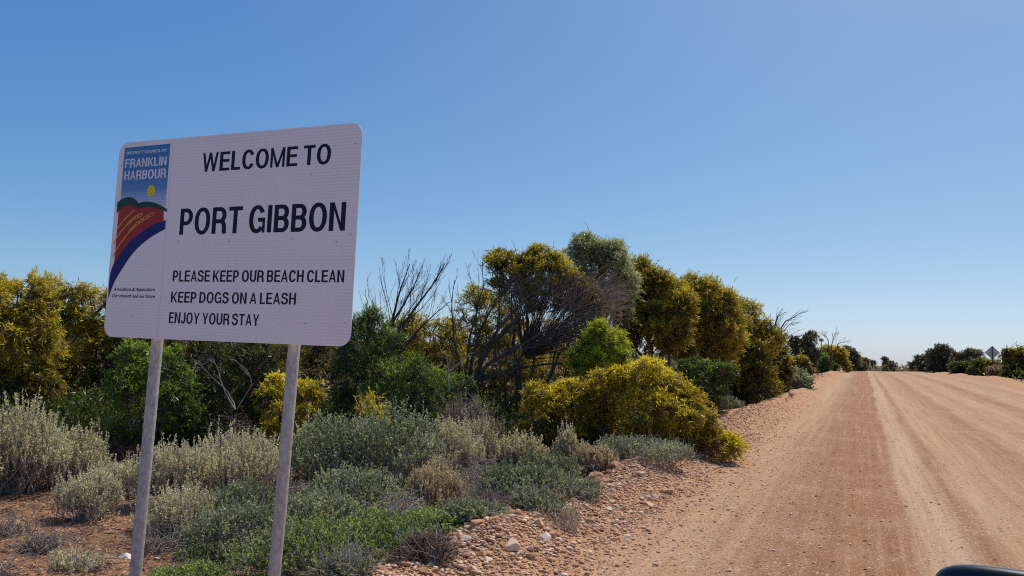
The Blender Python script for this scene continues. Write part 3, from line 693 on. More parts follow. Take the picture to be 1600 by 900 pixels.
woody('green_shrub', 'dull green shrub with bare pale branches under the sign centre', 375, 11.8, [(340,570,42,28),(400,560,46,30),(370,620,60,40),(420,625,40,40)], 'deep', 1300, 16, .15, .055, .015, trunk=.03, top_tint=.62, droop=-.05)
woody('wattle_shrub', 'small bright yellow wattle behind the right sign post', 455, 10.8, [(440,612,34,26),(478,618,28,26),(458,640,42,26)], 'wattle_gold', 750, 16, .16, .07, .013, trunk=.02, top_tint=.62)
woody('needle_shrub', 'dark green upright shrub at the right edge of the sign', 578, 12.8, [(578,515,24,34),(560,545,34,40),(600,550,30,36),(585,590,48,44),(548,590,30,40)], 'green', 1700, 20, .17, .06, .008, trunk=.04, top_tint=.42, droop=-.25, up=.6)
woody('wattle_shrub', 'yellow-topped wattle behind the bare tree near the sign', 650, 17, [(628,522,38,28),(672,520,40,28),(705,528,26,28),(640,565,56,40),(700,570,40,40)], 'wattle', 1500, 16, .22, .085, .017, top_tint=.66)
woody('wattle_shrub', 'rounded wattle glowing between the bare branches left of the trunk', 762, 18, [(742,475,34,32),(775,500,42,36),(730,520,36,34),(770,560,60,44)], 'wattle', 1500, 16, .22, .085, .017, top_tint=.62)
woody('wattle_shrub', 'sunny yellow wattle seen through the gap beneath the umbrella tree', 860, 18.5, [(820,530,36,30),(866,528,40,32),(900,540,36,34),(850,570,60,40)], 'wattle_gold', 1300, 16, .20, .08, .016, top_tint=.62)
woody('green_shrub', 'low green shrub at the foot of the bare tree', 625, 12.2, [(610,590,28,24),(650,582,26,22),(668,612,30,26),(600,620,36,28),(640,630,46,26)], 'green', 1000, 16, .14, .05, .012, trunk=.025, top_tint=.42, droop=-.2)
woody('green_shrub', 'pale green soft shrub beside the white dead stem', 690, 12.6, [(680,596,26,22),(716,604,24,20),(700,625,36,24)], 'green', 600, 16, .13, .05, .012, trunk=.02, top_tint=.6, droop=-.1)
woody('lime_shrub', 'bright lime green shrub right of the umbrella tree trunk', 943, 13.6, [(938,528,28,26),(954,545,26,36),(925,562,32,30),(948,575,30,22)], 'lime', 1600, 18, .17, .08, .012, trunk=.035, top_tint=.60, droop=.1)
def twig_mass(root, tr, tw, lv):
    px0, d = 815, 14.6; zb = root.location.z; lb = np.array(local_lobes(px0, d, zb, [(850,470,42,40,-.3),(890,480,38,44,-.4),(930,470,34,40,-.2),(860,520,46,24,-.3),(905,525,36,26,-.4),(810,475,28,26,-.2)]))
    n = 2000; i = rng.integers(0, len(lb), n); c = lb[i, :3]+rng.normal(size=(n, 3))*lb[i, 3:6]*.45; g0 = np.array([.1, 0, zat(px0, 560, d)-zb])
    e = c+nrm((c-g0)*.7+rdir(n)*.6)*rng.uniform(.15, .5, (n, 1)); t2 = Tubes(); t2.add(bezier(c, e, 5, .12, .0), np.linspace(1, .35, 5)[None]*.0042, 3); tag(t2.build('dead_twigs', M['twig_mauve'], root), kind='stuff')
    k = rng.choice(n, 120, replace=False); tr.add(bezier(np.broadcast_to(g0, (120, 3)), c[k], 7, .08, .03), np.linspace(1, .25, 7)[None]*.014, 4)
M['twig_mauve'] = simple_mat('mauve_brown_dead_twigs', (.27,.21,.19), .9, .35, 6)
# the umbrella shaped wattle with its mass of dead twigs
woody('umbrella_wattle', 'umbrella-shaped wattle tree with a dark forked trunk and bare twiggy underside', 815, 14.6,
      [(778,415,30,25),(815,425,34,30),(838,408,26,24),(860,432,34,34),(795,448,34,26),(888,455,34,40),(915,480,30,40),(845,465,40,30)], 'wattle_dark', 1900, 18, .2, .075, .015, trunk=.042,
      top_tint=.66, cat='tree', twig_n=900, up=.8, skirt=0, extra=twig_mass)
woody('mallee_tree', 'tallest grey-green mallee tree in the centre of the scrub', 925, 16.2,
      [(905,395,30,30),(940,392,32,26),(962,425,32,34),(925,430,42,38),(972,462,26,42),(940,478,38,36),(900,460,26,30)], 'mallee', 2600, 18, .24, .085, .012, trunk=.06, bark='bark_grey', top_tint=.74, droop=.4, twig_n=300, up=.5, skirt=0)
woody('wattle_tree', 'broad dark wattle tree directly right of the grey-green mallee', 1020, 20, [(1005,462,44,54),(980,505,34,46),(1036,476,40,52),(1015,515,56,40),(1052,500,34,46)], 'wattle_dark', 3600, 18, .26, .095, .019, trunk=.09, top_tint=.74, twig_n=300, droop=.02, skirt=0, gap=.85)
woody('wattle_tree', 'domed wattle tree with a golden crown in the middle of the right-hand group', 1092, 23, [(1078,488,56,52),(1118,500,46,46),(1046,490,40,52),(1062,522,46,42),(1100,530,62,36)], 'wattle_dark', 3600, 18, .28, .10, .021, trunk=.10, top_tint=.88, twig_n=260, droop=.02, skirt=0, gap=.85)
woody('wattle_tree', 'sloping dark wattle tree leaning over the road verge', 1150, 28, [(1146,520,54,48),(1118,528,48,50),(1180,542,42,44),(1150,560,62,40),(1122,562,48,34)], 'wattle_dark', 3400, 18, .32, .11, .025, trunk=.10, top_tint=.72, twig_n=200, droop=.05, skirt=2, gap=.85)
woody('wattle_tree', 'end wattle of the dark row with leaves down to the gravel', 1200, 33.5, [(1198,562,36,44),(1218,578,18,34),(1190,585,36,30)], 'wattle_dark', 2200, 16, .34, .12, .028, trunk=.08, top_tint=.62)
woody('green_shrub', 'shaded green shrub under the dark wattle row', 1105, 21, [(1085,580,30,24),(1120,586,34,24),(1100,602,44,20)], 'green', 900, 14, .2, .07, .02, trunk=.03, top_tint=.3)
# front yellow wattles
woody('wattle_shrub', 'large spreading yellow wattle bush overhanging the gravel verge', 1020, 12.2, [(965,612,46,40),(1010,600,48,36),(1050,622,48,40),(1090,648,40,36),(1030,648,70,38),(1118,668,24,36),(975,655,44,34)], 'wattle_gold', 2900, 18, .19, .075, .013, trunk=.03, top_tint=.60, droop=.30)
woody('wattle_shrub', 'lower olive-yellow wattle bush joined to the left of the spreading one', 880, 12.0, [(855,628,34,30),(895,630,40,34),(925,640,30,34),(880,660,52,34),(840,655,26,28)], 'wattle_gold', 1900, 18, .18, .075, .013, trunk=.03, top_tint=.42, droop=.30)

# dead trees
bare_tree('bare dead tree with fine twigs standing right of the sign', 603, 13.4,
   [(.2, .045, [(603,640),(604,590),(606,520),(614,480),(626,440),(634,410)]), (-.1, .05, [(603,640),(600,580),(612,530),(640,492),(664,455),(688,412)]), (.3, .03, [(603,640),(618,560),(650,520),(676,490),(700,470)]),
    (.1, .028, [(606,520),(620,488),(640,450),(655,415)])], .05, 3, (11, 6, 5), .42, R(33), (.05, 0, .40))
bare_tree('thin bare branch poking up beside the sign edge', 572, 13.0, [(.1, .018, [(572,600),(574,520),(570,480),(566,452)]), (.1, .014, [(572,600),(578,510),(584,470)])], .02, 2, (7, 4), .35, R(30), (0, 0, .3))
bare_tree('leaning dead wattle with dark fanning limbs in front of the umbrella tree', 733, 13.6,
   [(.3, .055, [(733,655),(738,600),(760,545),(800,500),(850,465),(900,430)]), (-.2, .05, [(733,655),(742,590),(770,560),(830,530),(880,500),(930,490)]), (.2, .045, [(733,655),(734,590),(742,530),(770,470),(800,430)]),
    (.1, .035, [(733,655),(728,580),(735,510),(752,450),(748,408)]), (-.3, .04, [(733,655),(726,600),(712,540),(700,490),(706,440)]), (.4, .035, [(738,600),(775,585),(830,572),(900,566),(960,560)]), (.0, .04, [(738,600),(770,520),(815,470),(850,440)])],
   .06, 3, (10, 5, 4), .38, R(36), (.06, 0, .28))
bare_tree('short pale dead stem low in the scrub', 704, 12.4, [(.05, .020, [(704,612),(701,575),(700,556)]), (.1, .016, [(701,585),(718,566),(740,552)])], .03, 2, (5, 4), .4, R(40), (0, 0, .1), 'twig_grey')
bare_tree('fallen pale branch crossing the green shrubs under the sign', 400, 10.9, [(.2, .010, [(375,640),(362,612),(335,590),(300,560)]), (.1, .008, [(375,640),(350,600),(345,575),(330,556)]), (-.1, .008, [(378,640),(400,600),(392,580),(360,556)])], .02, 2, (6, 4), .4, R(35), (-.1, 0, .1), 'twig_grey')
bare_tree('wind-bent dead tree silhouetted above the row end', 1213, 44, [(.3, .07, [(1213,575),(1213,530),(1222,505),(1242,493),(1262,486)]), (-.2, .08, [(1213,575),(1212,530),(1211,505),(1214,494),(1226,488)]), (.1, .05, [(1213,575),(1215,528),(1230,508),(1250,503)]), (.1, .04, [(1213,575),(1208,520),(1204,505),(1203,492)])],
   .08, 2, (9, 5), .32, R(30), (.35, 0, .05))
bare_tree('cluster of bare twigs above the distant yellow bush', 1298, 66, [(.3, .05, [(1298,570),(1298,540),(1304,525),(1309,515)]), (-.2, .05, [(1298,570),(1296,535),(1290,526),(1284,520)]), (.1, .05, [(1298,570),(1306,540),(1318,534),(1328,532)])], .06, 2, (8, 5), .4, R(32), (.2, 0, .1))

# undergrowth: a knee-high tangle beneath the hedge, too mixed to tell plants apart
def tangle(name, pts, h, mat, L=.11, W=.022, up=.5):
    lv = Leaves(); X_, Y_ = pts; hh = h*(.75+1.3*vnoise(X_, Y_, .9)+.5*vnoise(X_, Y_, .35)); k = hh > .06; X_, Y_, hh = X_[k], Y_[k], hh[k]
    u_ = rng.random(len(X_))**.6; P_ = np.stack([X_, Y_, ground_z(X_, Y_)+u_*hh], 1)
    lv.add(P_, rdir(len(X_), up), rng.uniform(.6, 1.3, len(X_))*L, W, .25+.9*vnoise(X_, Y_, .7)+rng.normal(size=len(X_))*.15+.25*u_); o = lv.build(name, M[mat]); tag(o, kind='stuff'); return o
def strip(n, d0, d1, p0, p1):
    d_ = rng.uniform(d0, d1, n); p_ = rng.uniform(p0, p1, n); q = np.array([bearing(a) for a in np.linspace(p0, p1, 60)]); b_ = np.interp(p_, np.linspace(p0, p1, 60), q)
    return -np.sin(b_)*d_*1.0, np.cos(b_)*d_
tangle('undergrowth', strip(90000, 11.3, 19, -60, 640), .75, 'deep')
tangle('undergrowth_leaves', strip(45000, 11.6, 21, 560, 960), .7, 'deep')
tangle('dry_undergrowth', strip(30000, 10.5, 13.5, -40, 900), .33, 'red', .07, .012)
X_, Y_ = strip(60000, 5.6, 11.0, 300, 1010); k = X_ < -3.12+.15*np.sin(Y_*5); k &= (X_ > -6.5) | (Y_ > 7.0)
tangle('low_saltbush_cover', (X_[k][:34000], Y_[k][:34000]), .19, 'salt', .026, .009, .9)
X_, Y_ = strip(44000, 15, 34, 960, 1200); k = X_ < -4.2
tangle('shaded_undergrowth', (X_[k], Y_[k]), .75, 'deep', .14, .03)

def field(n, x0, x1, y0, y1): return rng.uniform(x0, x1, n), rng.uniform(y0, y1, n)
tangle('roadside_scrub', field(30000, 10.4, 32, 66, 190), 1.1, 'deep', .40, .13)
tangle('roadside_scrub_left', field(16000, -12, -4.3, 42, 150), .9, 'wattle_dark', .35, .11)

# dead brush
twig_heap('tangled heap of bleached grey twigs right of the right post', 490, 8.3, 120, 752, n=500)
twig_heap('grey twig tangle behind the green creeping bushes', 770, 8.8, 130, 712, n=480)
twig_heap('low heap of grey sticks between the front saltbushes', 640, 7.2, 130, 765, n=450)
twig_heap('brown dead brush pile below the green shrubs', 375, 10.2, 130, 640, 'twig_brown', n=600, r=.004)
twig_heap('dark brushwood piled under the bare tree', 620, 11.6, 150, 640, 'twig_brown', n=700, r=.0045)
twig_heap('grey brushwood in the shade of the leaning dead tree', 730, 11.4, 130, 610, 'twig_brown', n=700, r=.0045)
twig_heap('dark dead brush behind the pale bushes at the left', 200, 11.2, 120, 655, 'twig_brown', n=450, r=.004)
twig_heap('dark twiggy thicket at the left foot of the row of wattles', 1080, 18, 110, 598, 'twig_brown', n=500, r=.006)

# saltbush and bluebush
B = 'bluebush'; S = 'saltbush'
small_bush(B, 'tall pale bluebush at the left edge of the photo', 45, 9.7, 150, 634, 'blue', 950, 13, .10, .022, .008, 1.3, lumps=7, stems=160)
small_bush(B, 'lower pale bluebush on the right flank of the tall left one', 135, 9.9, 110, 668, 'blue', 700, 13, .09, .022, .008, 1.2, top_tint=.5)
small_bush(B, 'bluebush cut by the left edge of the photo', -40, 9.3, 120, 640, 'blue', 500, 13, .10, .022, .008, 1.2)
small_bush(B, 'small straggly bluebush on bare red soil left of the left post', 160, 8.1, 110, 735, 'blue', 420, 12, .08, .020, .007, 1.1, top_tint=.55, dead=60)
small_bush(B, 'tiny sparse bush on the bare soil low at the left', 150, 6.2, 90, 828, 'blue', 130, 12, .06, .018, .006, 1.0, height=.13, dead=60, stems=40)
small_bush(B, 'low cream bluebush behind the left post', 215, 9.2, 110, 715, 'blue', 450, 12, .08, .021, .007, 1.2, top_tint=.6)
small_bush(B, 'pale bluebush between the two sign posts', 290, 8.6, 120, 690, 'blue', 800, 13, .09, .021, .007, 1.3, stems=130, dead=60)
small_bush(B, 'creamy bluebush close to the left of the right post', 375, 8.9, 150, 675, 'blue', 1100, 13, .09, .021, .007, 1.3, top_tint=.72, lumps=7)
small_bush(B, 'thin open bluebush in front of the pair between the posts', 300, 7.3, 130, 755, 'blue', 600, 12, .08, .020, .0065, 1.1, top_tint=.5, dead=120)
small_bush(S, 'grey-green saltbush at the foot of the right post', 395, 6.6, 160, 800, 'salt', 1000, 13, .07, .018, .008, .7, top_tint=.6, dead=260, stems=150)
small_bush(S, 'dull saltbush behind the twig heap beside the right post', 400, 7.6, 120, 760, 'salt', 700, 13, .07, .019, .008, .8, top_tint=.45, dead=160)
small_bush('creeping_plant', 'flat bright green creeper beside the left post foot', 320, 5.7, 120, 880, 'mat', 500, 10, .05, .014, .009, .4, height=.10, stems=60)
small_bush(S, 'broad grey-green saltbush right of the right post', 520, 9.6, 150, 665, 'salt', 1500, 14, .09, .021, .012, .8, top_tint=.62, lumps=8)
small_bush(S, 'broad grey-green saltbush in the middle of the scrub', 625, 9.5, 150, 655, 'salt', 1500, 14, .09, .021, .012, .8, top_tint=.66, lumps=8, dead=80)
small_bush('yellow_green_bush', 'small yellow-green bush peeping over the broad saltbush', 590, 10.4, 60, 632, 'wattle', 350, 13, .11, .045, .010, 1.0, top_tint=.7)
small_bush(B, 'tall cream bluebush in the middle of the scrub', 705, 9.9, 100, 658, 'blue', 900, 13, .10, .021, .007, 1.6, top_tint=.62, lumps=6)
small_bush(B, 'dull slender bluebush right of the tall cream one', 752, 10.6, 70, 650, 'blue', 500, 13, .10, .021, .007, 1.6, top_tint=.35)
small_bush(B, 'shaded bluebush at the foot of the leaning dead tree', 745, 11.8, 110, 625, 'blue', 500, 12, .10, .022, .008, 1.5, top_tint=-.1, stem_mat='twig_brown')  # its shade is painted in: leaf tint set to the dark end
small_bush(B, 'rounded grey-green bluebush in front of the olive wattle', 818, 10.4, 76, 678, 'blue', 750, 14, .09, .022, .009, 1.0, top_tint=.42)
small_bush(B, 'narrow upright bluebush against the olive wattle', 890, 11.0, 38, 670, 'blue', 450, 14, .09, .022, .009, 1.5, top_tint=.55)
small_bush('tan_bush', 'round tan bush at the edge of the gravel bank', 935, 10.0, 55, 692, 'blue_tan', 650, 14, .06, .02, .009, 1.0, top_tint=.6)
small_bush('tan_bush', 'tan and straw coloured bush in the middle foreground', 690, 8.1, 84, 722, 'blue_tan', 750, 13, .08, .02, .008, 1.2, top_tint=.55, dead=60)
small_bush(S, 'wiry grey saltbush sprawling onto the gravel under the yellow wattle', 1005, 10.6, 130, 690, 'salt', 900, 12, .09, .022, .008, .7, top_tint=.62, dead=200)
small_bush(S, 'low saltbush left of the round tan bush', 870, 9.6, 90, 715, 'salt', 700, 13, .08, .02, .010, .7, top_tint=.5, dead=60)
small_bush(S, 'dark green saltbush at the top of the stony bank', 825, 7.7, 130, 738, 'salt', 1100, 14, .07, .018, .010, .6, top_tint=.45, lumps=7, dead=120)
small_bush(S, 'thin grey-green saltbush among the loose stones', 912, 7.7, 66, 778, 'salt', 330, 12, .07, .017, .007, .7, top_tint=.6, dead=90)
small_bush(S, 'pale grey-green saltbush in front of the broad ones', 565, 7.9, 140, 742, 'salt', 1000, 14, .08, .019, .009, .9, top_tint=.7, dead=160)
small_bush(S, 'yellowish saltbush behind the front green creeper', 520, 6.9, 130, 780, 'salt', 900, 14, .07, .018, .009, .8, top_tint=.75, dead=120)
small_bush('creeping_bush', 'bright green creeping bush at the bottom beside the right post', 500, 5.5, 170, 822, 'mat', 1100, 12, .05, .014, .010, .4, top_tint=.52, lumps=8, dead=160)
small_bush('creeping_bush', 'bright green creeping bush at the bottom centre', 600, 5.6, 150, 815, 'mat', 1300, 12, .05, .014, .010, .4, top_tint=.55, lumps=8, dead=60)
small_bush('creeping_bush', 'vivid green cushion bush touching the row of stones', 700, 6.2, 110, 805, 'mat', 1100, 12, .05, .014, .010, .4, top_tint=.68, lumps=7)
small_bush('brown_bush', 'brownish twiggy bush on the bottom edge of the stones', 682, 5.4, 80, 842, 'red', 600, 12, .05, .014, .008, .5, top_tint=.4, dead=150, stem_mat='twig_brown')
small_bush(S, 'olive-grey saltbush squeezed between the cushion bush and the reddish-brown bush', 752, 6.3, 90, 812, 'salt', 600, 12, .06, .017, .009, .6, top_tint=.55, dead=160)
small_bush(S, 'wiry low saltbush on the top of the stones right of the reddish-brown bush', 850, 6.9, 80, 795, 'salt', 420, 12, .06, .017, .008, .6, top_tint=.5, dead=140)
small_bush(S, 'twiggy grey-green saltbush at the bottom between the posts and the stones', 560, 5.0, 80, 876, 'salt', 300, 12, .05, .015, .008, .5, top_tint=.5, dead=220)
small_bush('brown_bush', 'reddish-brown bush behind the row of stones', 770, 7.0, 70, 778, 'red', 600, 12, .06, .015, .007, 1.0, top_tint=.45, dead=200, stem_mat='twig_brown')
for px, d_, wp, lab in ((40, 7.6, 70, 'dry dead tuft on the red soil below the tall left bluebush'), (95, 6.9, 60, 'grey dead tuft on bare soil at the lower left'), (20, 6.0, 80, 'dark dead tuft in the bottom left corner'), (270, 6.6, 60, 'small dead tuft between the posts')):
    small_bush('dead_tuft', lab, px, d_, wp, 0, 'red', 90, 8, .05, .018, .006, .7, height=.08, dead=110, stems=50, cat='dead plant')
small_bush('tufted_plant', 'dry straw tuft in the stones by the road', 880, 6.7, 90, 830, 'blue_tan', 160, 9, .08, .03, .004, 1.0, height=.10, top_tint=.5, stems=60, cat='plant')
small_bush(S, 'small grey saltbush on the bank beside the dark wattle row', 1172, 29, 36, 606, 'salt', 420, 12, .14, .04, .02, .7, top_tint=.55)
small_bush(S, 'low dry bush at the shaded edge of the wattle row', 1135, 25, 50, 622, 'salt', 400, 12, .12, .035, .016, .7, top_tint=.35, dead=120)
small_bush(S, 'grey-green mound of saltbush past the end of the row', 1245, 40, 44, 567, 'salt', 700, 12, .2, .07, .035, .6, top_tint=.6, height=.9)

# distance, left of the road
woody('dark_tree', 'dark rounded tree beyond the end of the wattle row', 1258, 62, [(1266,528,12,11),(1250,545,18,14),(1240,533,8,9),(1262,555,22,16)], 'far_dark', 1100, 12, .5, .2, .06, trunk=.12, top_tint=.35)
woody('wattle_shrub', 'low olive bush in front of the distant dark tree', 1252, 56, [(1245,568,18,11),(1258,575,14,10)], 'wattle_dark', 500, 12, .4, .18, .06, trunk=.05, top_tint=.45)
woody('wattle_shrub', 'distant yellow wattle bush where the road narrows', 1303, 92, [(1295,550,17,12),(1310,556,14,14),(1300,565,22,12),(1318,566,8,10)], 'wattle', 900, 12, .6, .24, .08, trunk=.08, top_tint=.66)
woody('wattle_shrub', 'small green bush beside the distant yellow wattle', 1283, 80, [(1283,560,9,9),(1290,567,12,8)], 'green', 350, 12, .5, .2, .07, trunk=.05, top_tint=.6)
woody('dark_tree', 'thin dark tree leaning behind the distant yellow wattle', 1328, 112, [(1325,549,9,8),(1333,557,10,9),(1330,567,12,9)], 'far_dark', 500, 12, .6, .25, .09, trunk=.1, top_tint=.6)
woody('wattle_shrub', 'last olive bush on the left before the crest', 1342, 128, [(1338,568,9,7),(1346,571,7,6)], 'wattle_dark', 350, 12, .6, .28, .1, trunk=.06, top_tint=.6)
# distance, right of the road
woody('dark_tree', 'largest dark tree on the far right side of the road', 1474, 122, [(1474,553,18,13),(1460,560,14,14),(1486,562,12,14),(1472,572,28,10)], 'far_dark', 1300, 12, .7, .28, .09, trunk=.16, top_tint=.35)
woody('dark_tree', 'low dark tree left of the largest one on the right', 1437, 146, [(1440,566,14,10),(1430,571,8,7),(1450,562,10,9)], 'far_dark', 700, 12, .7, .28, .1, trunk=.12, top_tint=.3)
woody('umbrella_tree', 'flat-topped dark tree right of the largest dark tree', 1512, 106, [(1502,555,14,4),(1520,552,16,5),(1512,562,20,6),(1522,570,22,9)], 'far_dark', 800, 12, .7, .28, .09, trunk=.1, top_tint=.5)
woody('green_shrub', 'dull green bushes before the crossroad sign', 1505, 100, [(1495,574,12,7),(1512,573,14,8),(1530,570,16,9)], 'deep', 700, 12, .6, .25, .09, trunk=.06, top_tint=.8)
woody('green_shrub', 'green shrub left beneath the diamond sign', 1540, 90, [(1535,568,14,9),(1552,572,14,8)], 'wattle_dark', 600, 12, .5, .22, .08, trunk=.06, top_tint=.5)
woody('wattle_shrub', 'big olive shrub at the right edge of the photo', 1583, 74, [(1578,560,16,15),(1597,560,18,16),(1610,565,20,18),(1590,573,26,12)], 'wattle_dark', 1300, 12, .5, .2, .07, trunk=.1, top_tint=.5)
bare_tree('bare twigs sticking out above the right edge shrub', 1590, 75, [(.3, .04, [(1590,570),(1590,550),(1588,540),(1586,535)]), (.2, .04, [(1590,570),(1597,550),(1600,540),(1603,534)])], .05, 2, (8, 5), .45, R(32), (0, 0, .1))
small_bush(S, 'small grey bush below the flat-topped dark tree', 1520, 90, 14, 571, 'salt', 300, 10, .3, .12, .06, .6, height=.7, top_tint=.2)
small_bush('tan_bush', 'dry tan bush at the foot of the right edge shrub', 1556, 76, 24, 574, 'blue_tan', 300, 10, .3, .12, .05, .8, height=.6, top_tint=.0)
g = 'far flat-topped trees on the skyline at the road end'
for px, top, wv, dd, lab in ((1351, 560, 10, 190, 'leftmost flat-topped tree on the far skyline above the road end'), (1363, 563, 8, 230, 'faint thin tree second from left on the far skyline'),
                             (1382, 559, 8, 200, 'leaning tree with a tuft top, tallest on the far skyline'), (1391, 565, 14, 210, 'low spreading tree right of the tuft-topped one on the far skyline')):
    woody('distant_tree', lab, px, dd, [(px, top+2, wv/2, 2.2), (px+wv*.3, top+4, wv*.35, 1.8)], 'far_dark', 160, 10, .8, .4, .18, trunk=.12, top_tint=.5, cat='tree', group=g)
# far scrub, one mass
lv = Leaves(); n_ = 26000; X_ = rng.uniform(-160, 130, n_); Y_ = rng.uniform(180, 420, n_)
Z_ = ground_z(X_, Y_); hh = 1.9+1.9*vnoise(X_, Y_, 9)+.8*vnoise(X_, Y_, 3)
P_ = np.stack([X_, Y_, Z_+np.abs(rng.random(n_))**.6*np.clip(hh, .3, 4)], 1)
lv.add(P_, rdir(n_, .5), rng.uniform(.5, 1.1, n_), .55, rng.random(n_)*.7+.2); o = lv.build('far_scrub', M['far_dark']); tag(o, kind='stuff')
# scrub plain left of the near bushes (seen only through gaps)
lv = Leaves(); n_ = 60000; r_ = rng.uniform(20, 150, n_); a_ = rng.uniform(R(8), R(75), n_); X_ = -np.sin(a_)*r_; Y_ = np.cos(a_)*r_; k = X_ < -8; X_, Y_, r_ = X_[k], Y_[k], r_[k]
Z_ = ground_z(X_, Y_); P_ = np.stack([X_, Y_, Z_+rng.random(len(X_))*np.clip(.9+1.6*vnoise(X_, Y_, 5), .15, 2)], 1)
lv.add(P_, rdir(len(X_), .6), .12+r_*.005, .04+r_*.002, rng.random(len(X_))); o = lv.build('scrub_ground_cover', M['far_dark']); tag(o, kind='stuff')

# ------------------------------------------------------------------ roadside furniture in the distance
def pipe(name, pts, rad, mat, parent, sides=12): return link(name, tube_mesh(pts, rad, sides), mat, parent)
def back_sign(label, px, py, size, d, diamond, mat):
    x, y = at(px, d); z = gz(x, y); c = zat(px, py, d)-z; s = empty('road_sign', label, 'sign', (x, y, z), R(4))
    h = size/2
    poly = [(0, c-h), (h, c), (0, c+h), (-h, c)] if diamond else [(-h, c-h*.6), (h, c-h*.6), (h, c+h*.6), (-h, c+h*.6)]
    link('plate', slab(poly, .06, .063), mat, s); pipe('post', [(0, 0, -.2), (0, 0, c+h*.95)], .05, M['darksteel'], s)
    for k in (-.3, .3): link('bracket', slab([(-h*.5, c+k*h), (h*.5, c+k*h), (h*.5, c+k*h+.05), (-h*.5, c+k*h+.05)], .045, .059), M['alu'], s)
    return s
M['signback'] = simple_mat('aluminium_sign_back', (.60,.57,.58), .5, .08, 6, metal=.2); M['darksteel'] = simple_mat('weathered_steel_post', (.10,.085,.075), .7, .2, 8)
M['bluegrey'] = simple_mat('blue_grey_plate', (.33,.42,.55), .5, .08, 6)
back_sign('diamond-shaped road sign seen from its grey back at the far right', 1551, 551, 1.22, 80, True, M['signback'])
back_sign('tiny blue-grey plate sign behind the distant dark tree', 1283, 531.5, .46, 84, False, M['bluegrey'])
M['whitepaint'] = simple_mat('white_paint', (.78,.78,.76), .5, .05, 6); M['redref'] = simple_mat('red_reflector', (.5,.03,.02), .3, .05, 6)
def guide_post(label, px, d):
    x, y = at(px, d); s = empty('guide_post', label, 'guide post', (x, y, gz(x, y)), 0, 'white guide posts along the road')
    link('post', slab([(-.06, -.1), (.06, -.1), (.06, 1.0), (.045, 1.05), (-.045, 1.05), (-.06, 1.0)], -.012, .012), M['whitepaint'], s)
    link('reflector', slab([(-.035, .82), (.035, .82), (.035, .95), (-.035, .95)], -.016, -.0125), M['redref'], s)
guide_post('white guide post at the end of the road', 1365.5, 128)

# ------------------------------------------------------------------ car mirror at the lower right corner
def mirror():
    m, n, out = newmat('black_car_paint'); p = N(n, 'ShaderNodeBsdfPrincipled'); p.inputs['Base Color'].default_value = (.006, .006, .010, 1); p.inputs['Roughness'].default_value = .35; p.inputs['Specular IOR Level'].default_value = .25
    p.inputs['Coat Weight'].default_value = .6; p.inputs['Coat Roughness'].default_value = .04; n.links.new(p.outputs[0], out.inputs[0])
    x, y = at(1784, .80); ztop = zat(1600, 875, .752); a = bearing(1775)
    W_, H_, D_ = .150, .088, .055
    s = empty('wing_mirror', 'glossy black car door mirror at the bottom right corner', 'car mirror', (x, y, ztop-2*H_), a); s.rotation_euler.y = -ROLL
    bm = bmesh.new(); nu, nv = 48, 24; ring_ = []
    for j in range(nv+1):
        v = -math.pi/2+math.pi*j/nv; row = []
        for i in range(nu):
            u = 2*math.pi*i/nu; sg = lambda q, e: math.copysign(abs(q)**e, q)
            cx = sg(math.cos(u), .27)*sg(math.cos(v), .26); cz = sg(math.sin(u), .27)*sg(math.cos(v), .26); cy = sg(math.sin(v), .36)
            row.append(bm.verts.new((cx*W_*(1-.12*(cy+1)), cy*D_, H_+cz*H_*(1-.24*(cy+1)))))
        ring_.append(row)
    for j in range(nv):
        for i in range(nu): bm.faces.new((ring_[j][i], ring_[j][(i+1) % nu], ring_[j+1][(i+1) % nu], ring_[j+1][i]))
    bmesh.ops.remove_doubles(bm, verts=bm.verts, dist=1e-5); bmesh.ops.recalc_face_normals(bm, faces=bm.faces)
    me = bpy.data.meshes.new('housing'); bm.to_mesh(me); bm.free(); me.polygons.foreach_set('use_smooth', np.ones(len(me.polygons), bool)); link('housing', me, m, s)
    gm, n, out = newmat('mirror_glass'); p = N(n, 'ShaderNodeBsdfPrincipled'); p.inputs['Base Color'].default_value = (.8, .82, .85, 1); p.inputs['Metallic'].default_value = 1; p.inputs['Roughness'].default_value = .02; n.links.new(p.outputs[0], out.inputs[0])
    link('mirror_glass', slab(rrect(-W_*.84, H_*.28, W_*.84, H_*1.66, .03), -D_-.002, -D_+.012), gm, s)
    link('mounting_arm', tube_mesh([(W_*.8, .01, H_*.45), (W_+.03, .02, H_*.36), (W_+.10, .03, H_*.36)], .022, 16), m, s)
mirror()

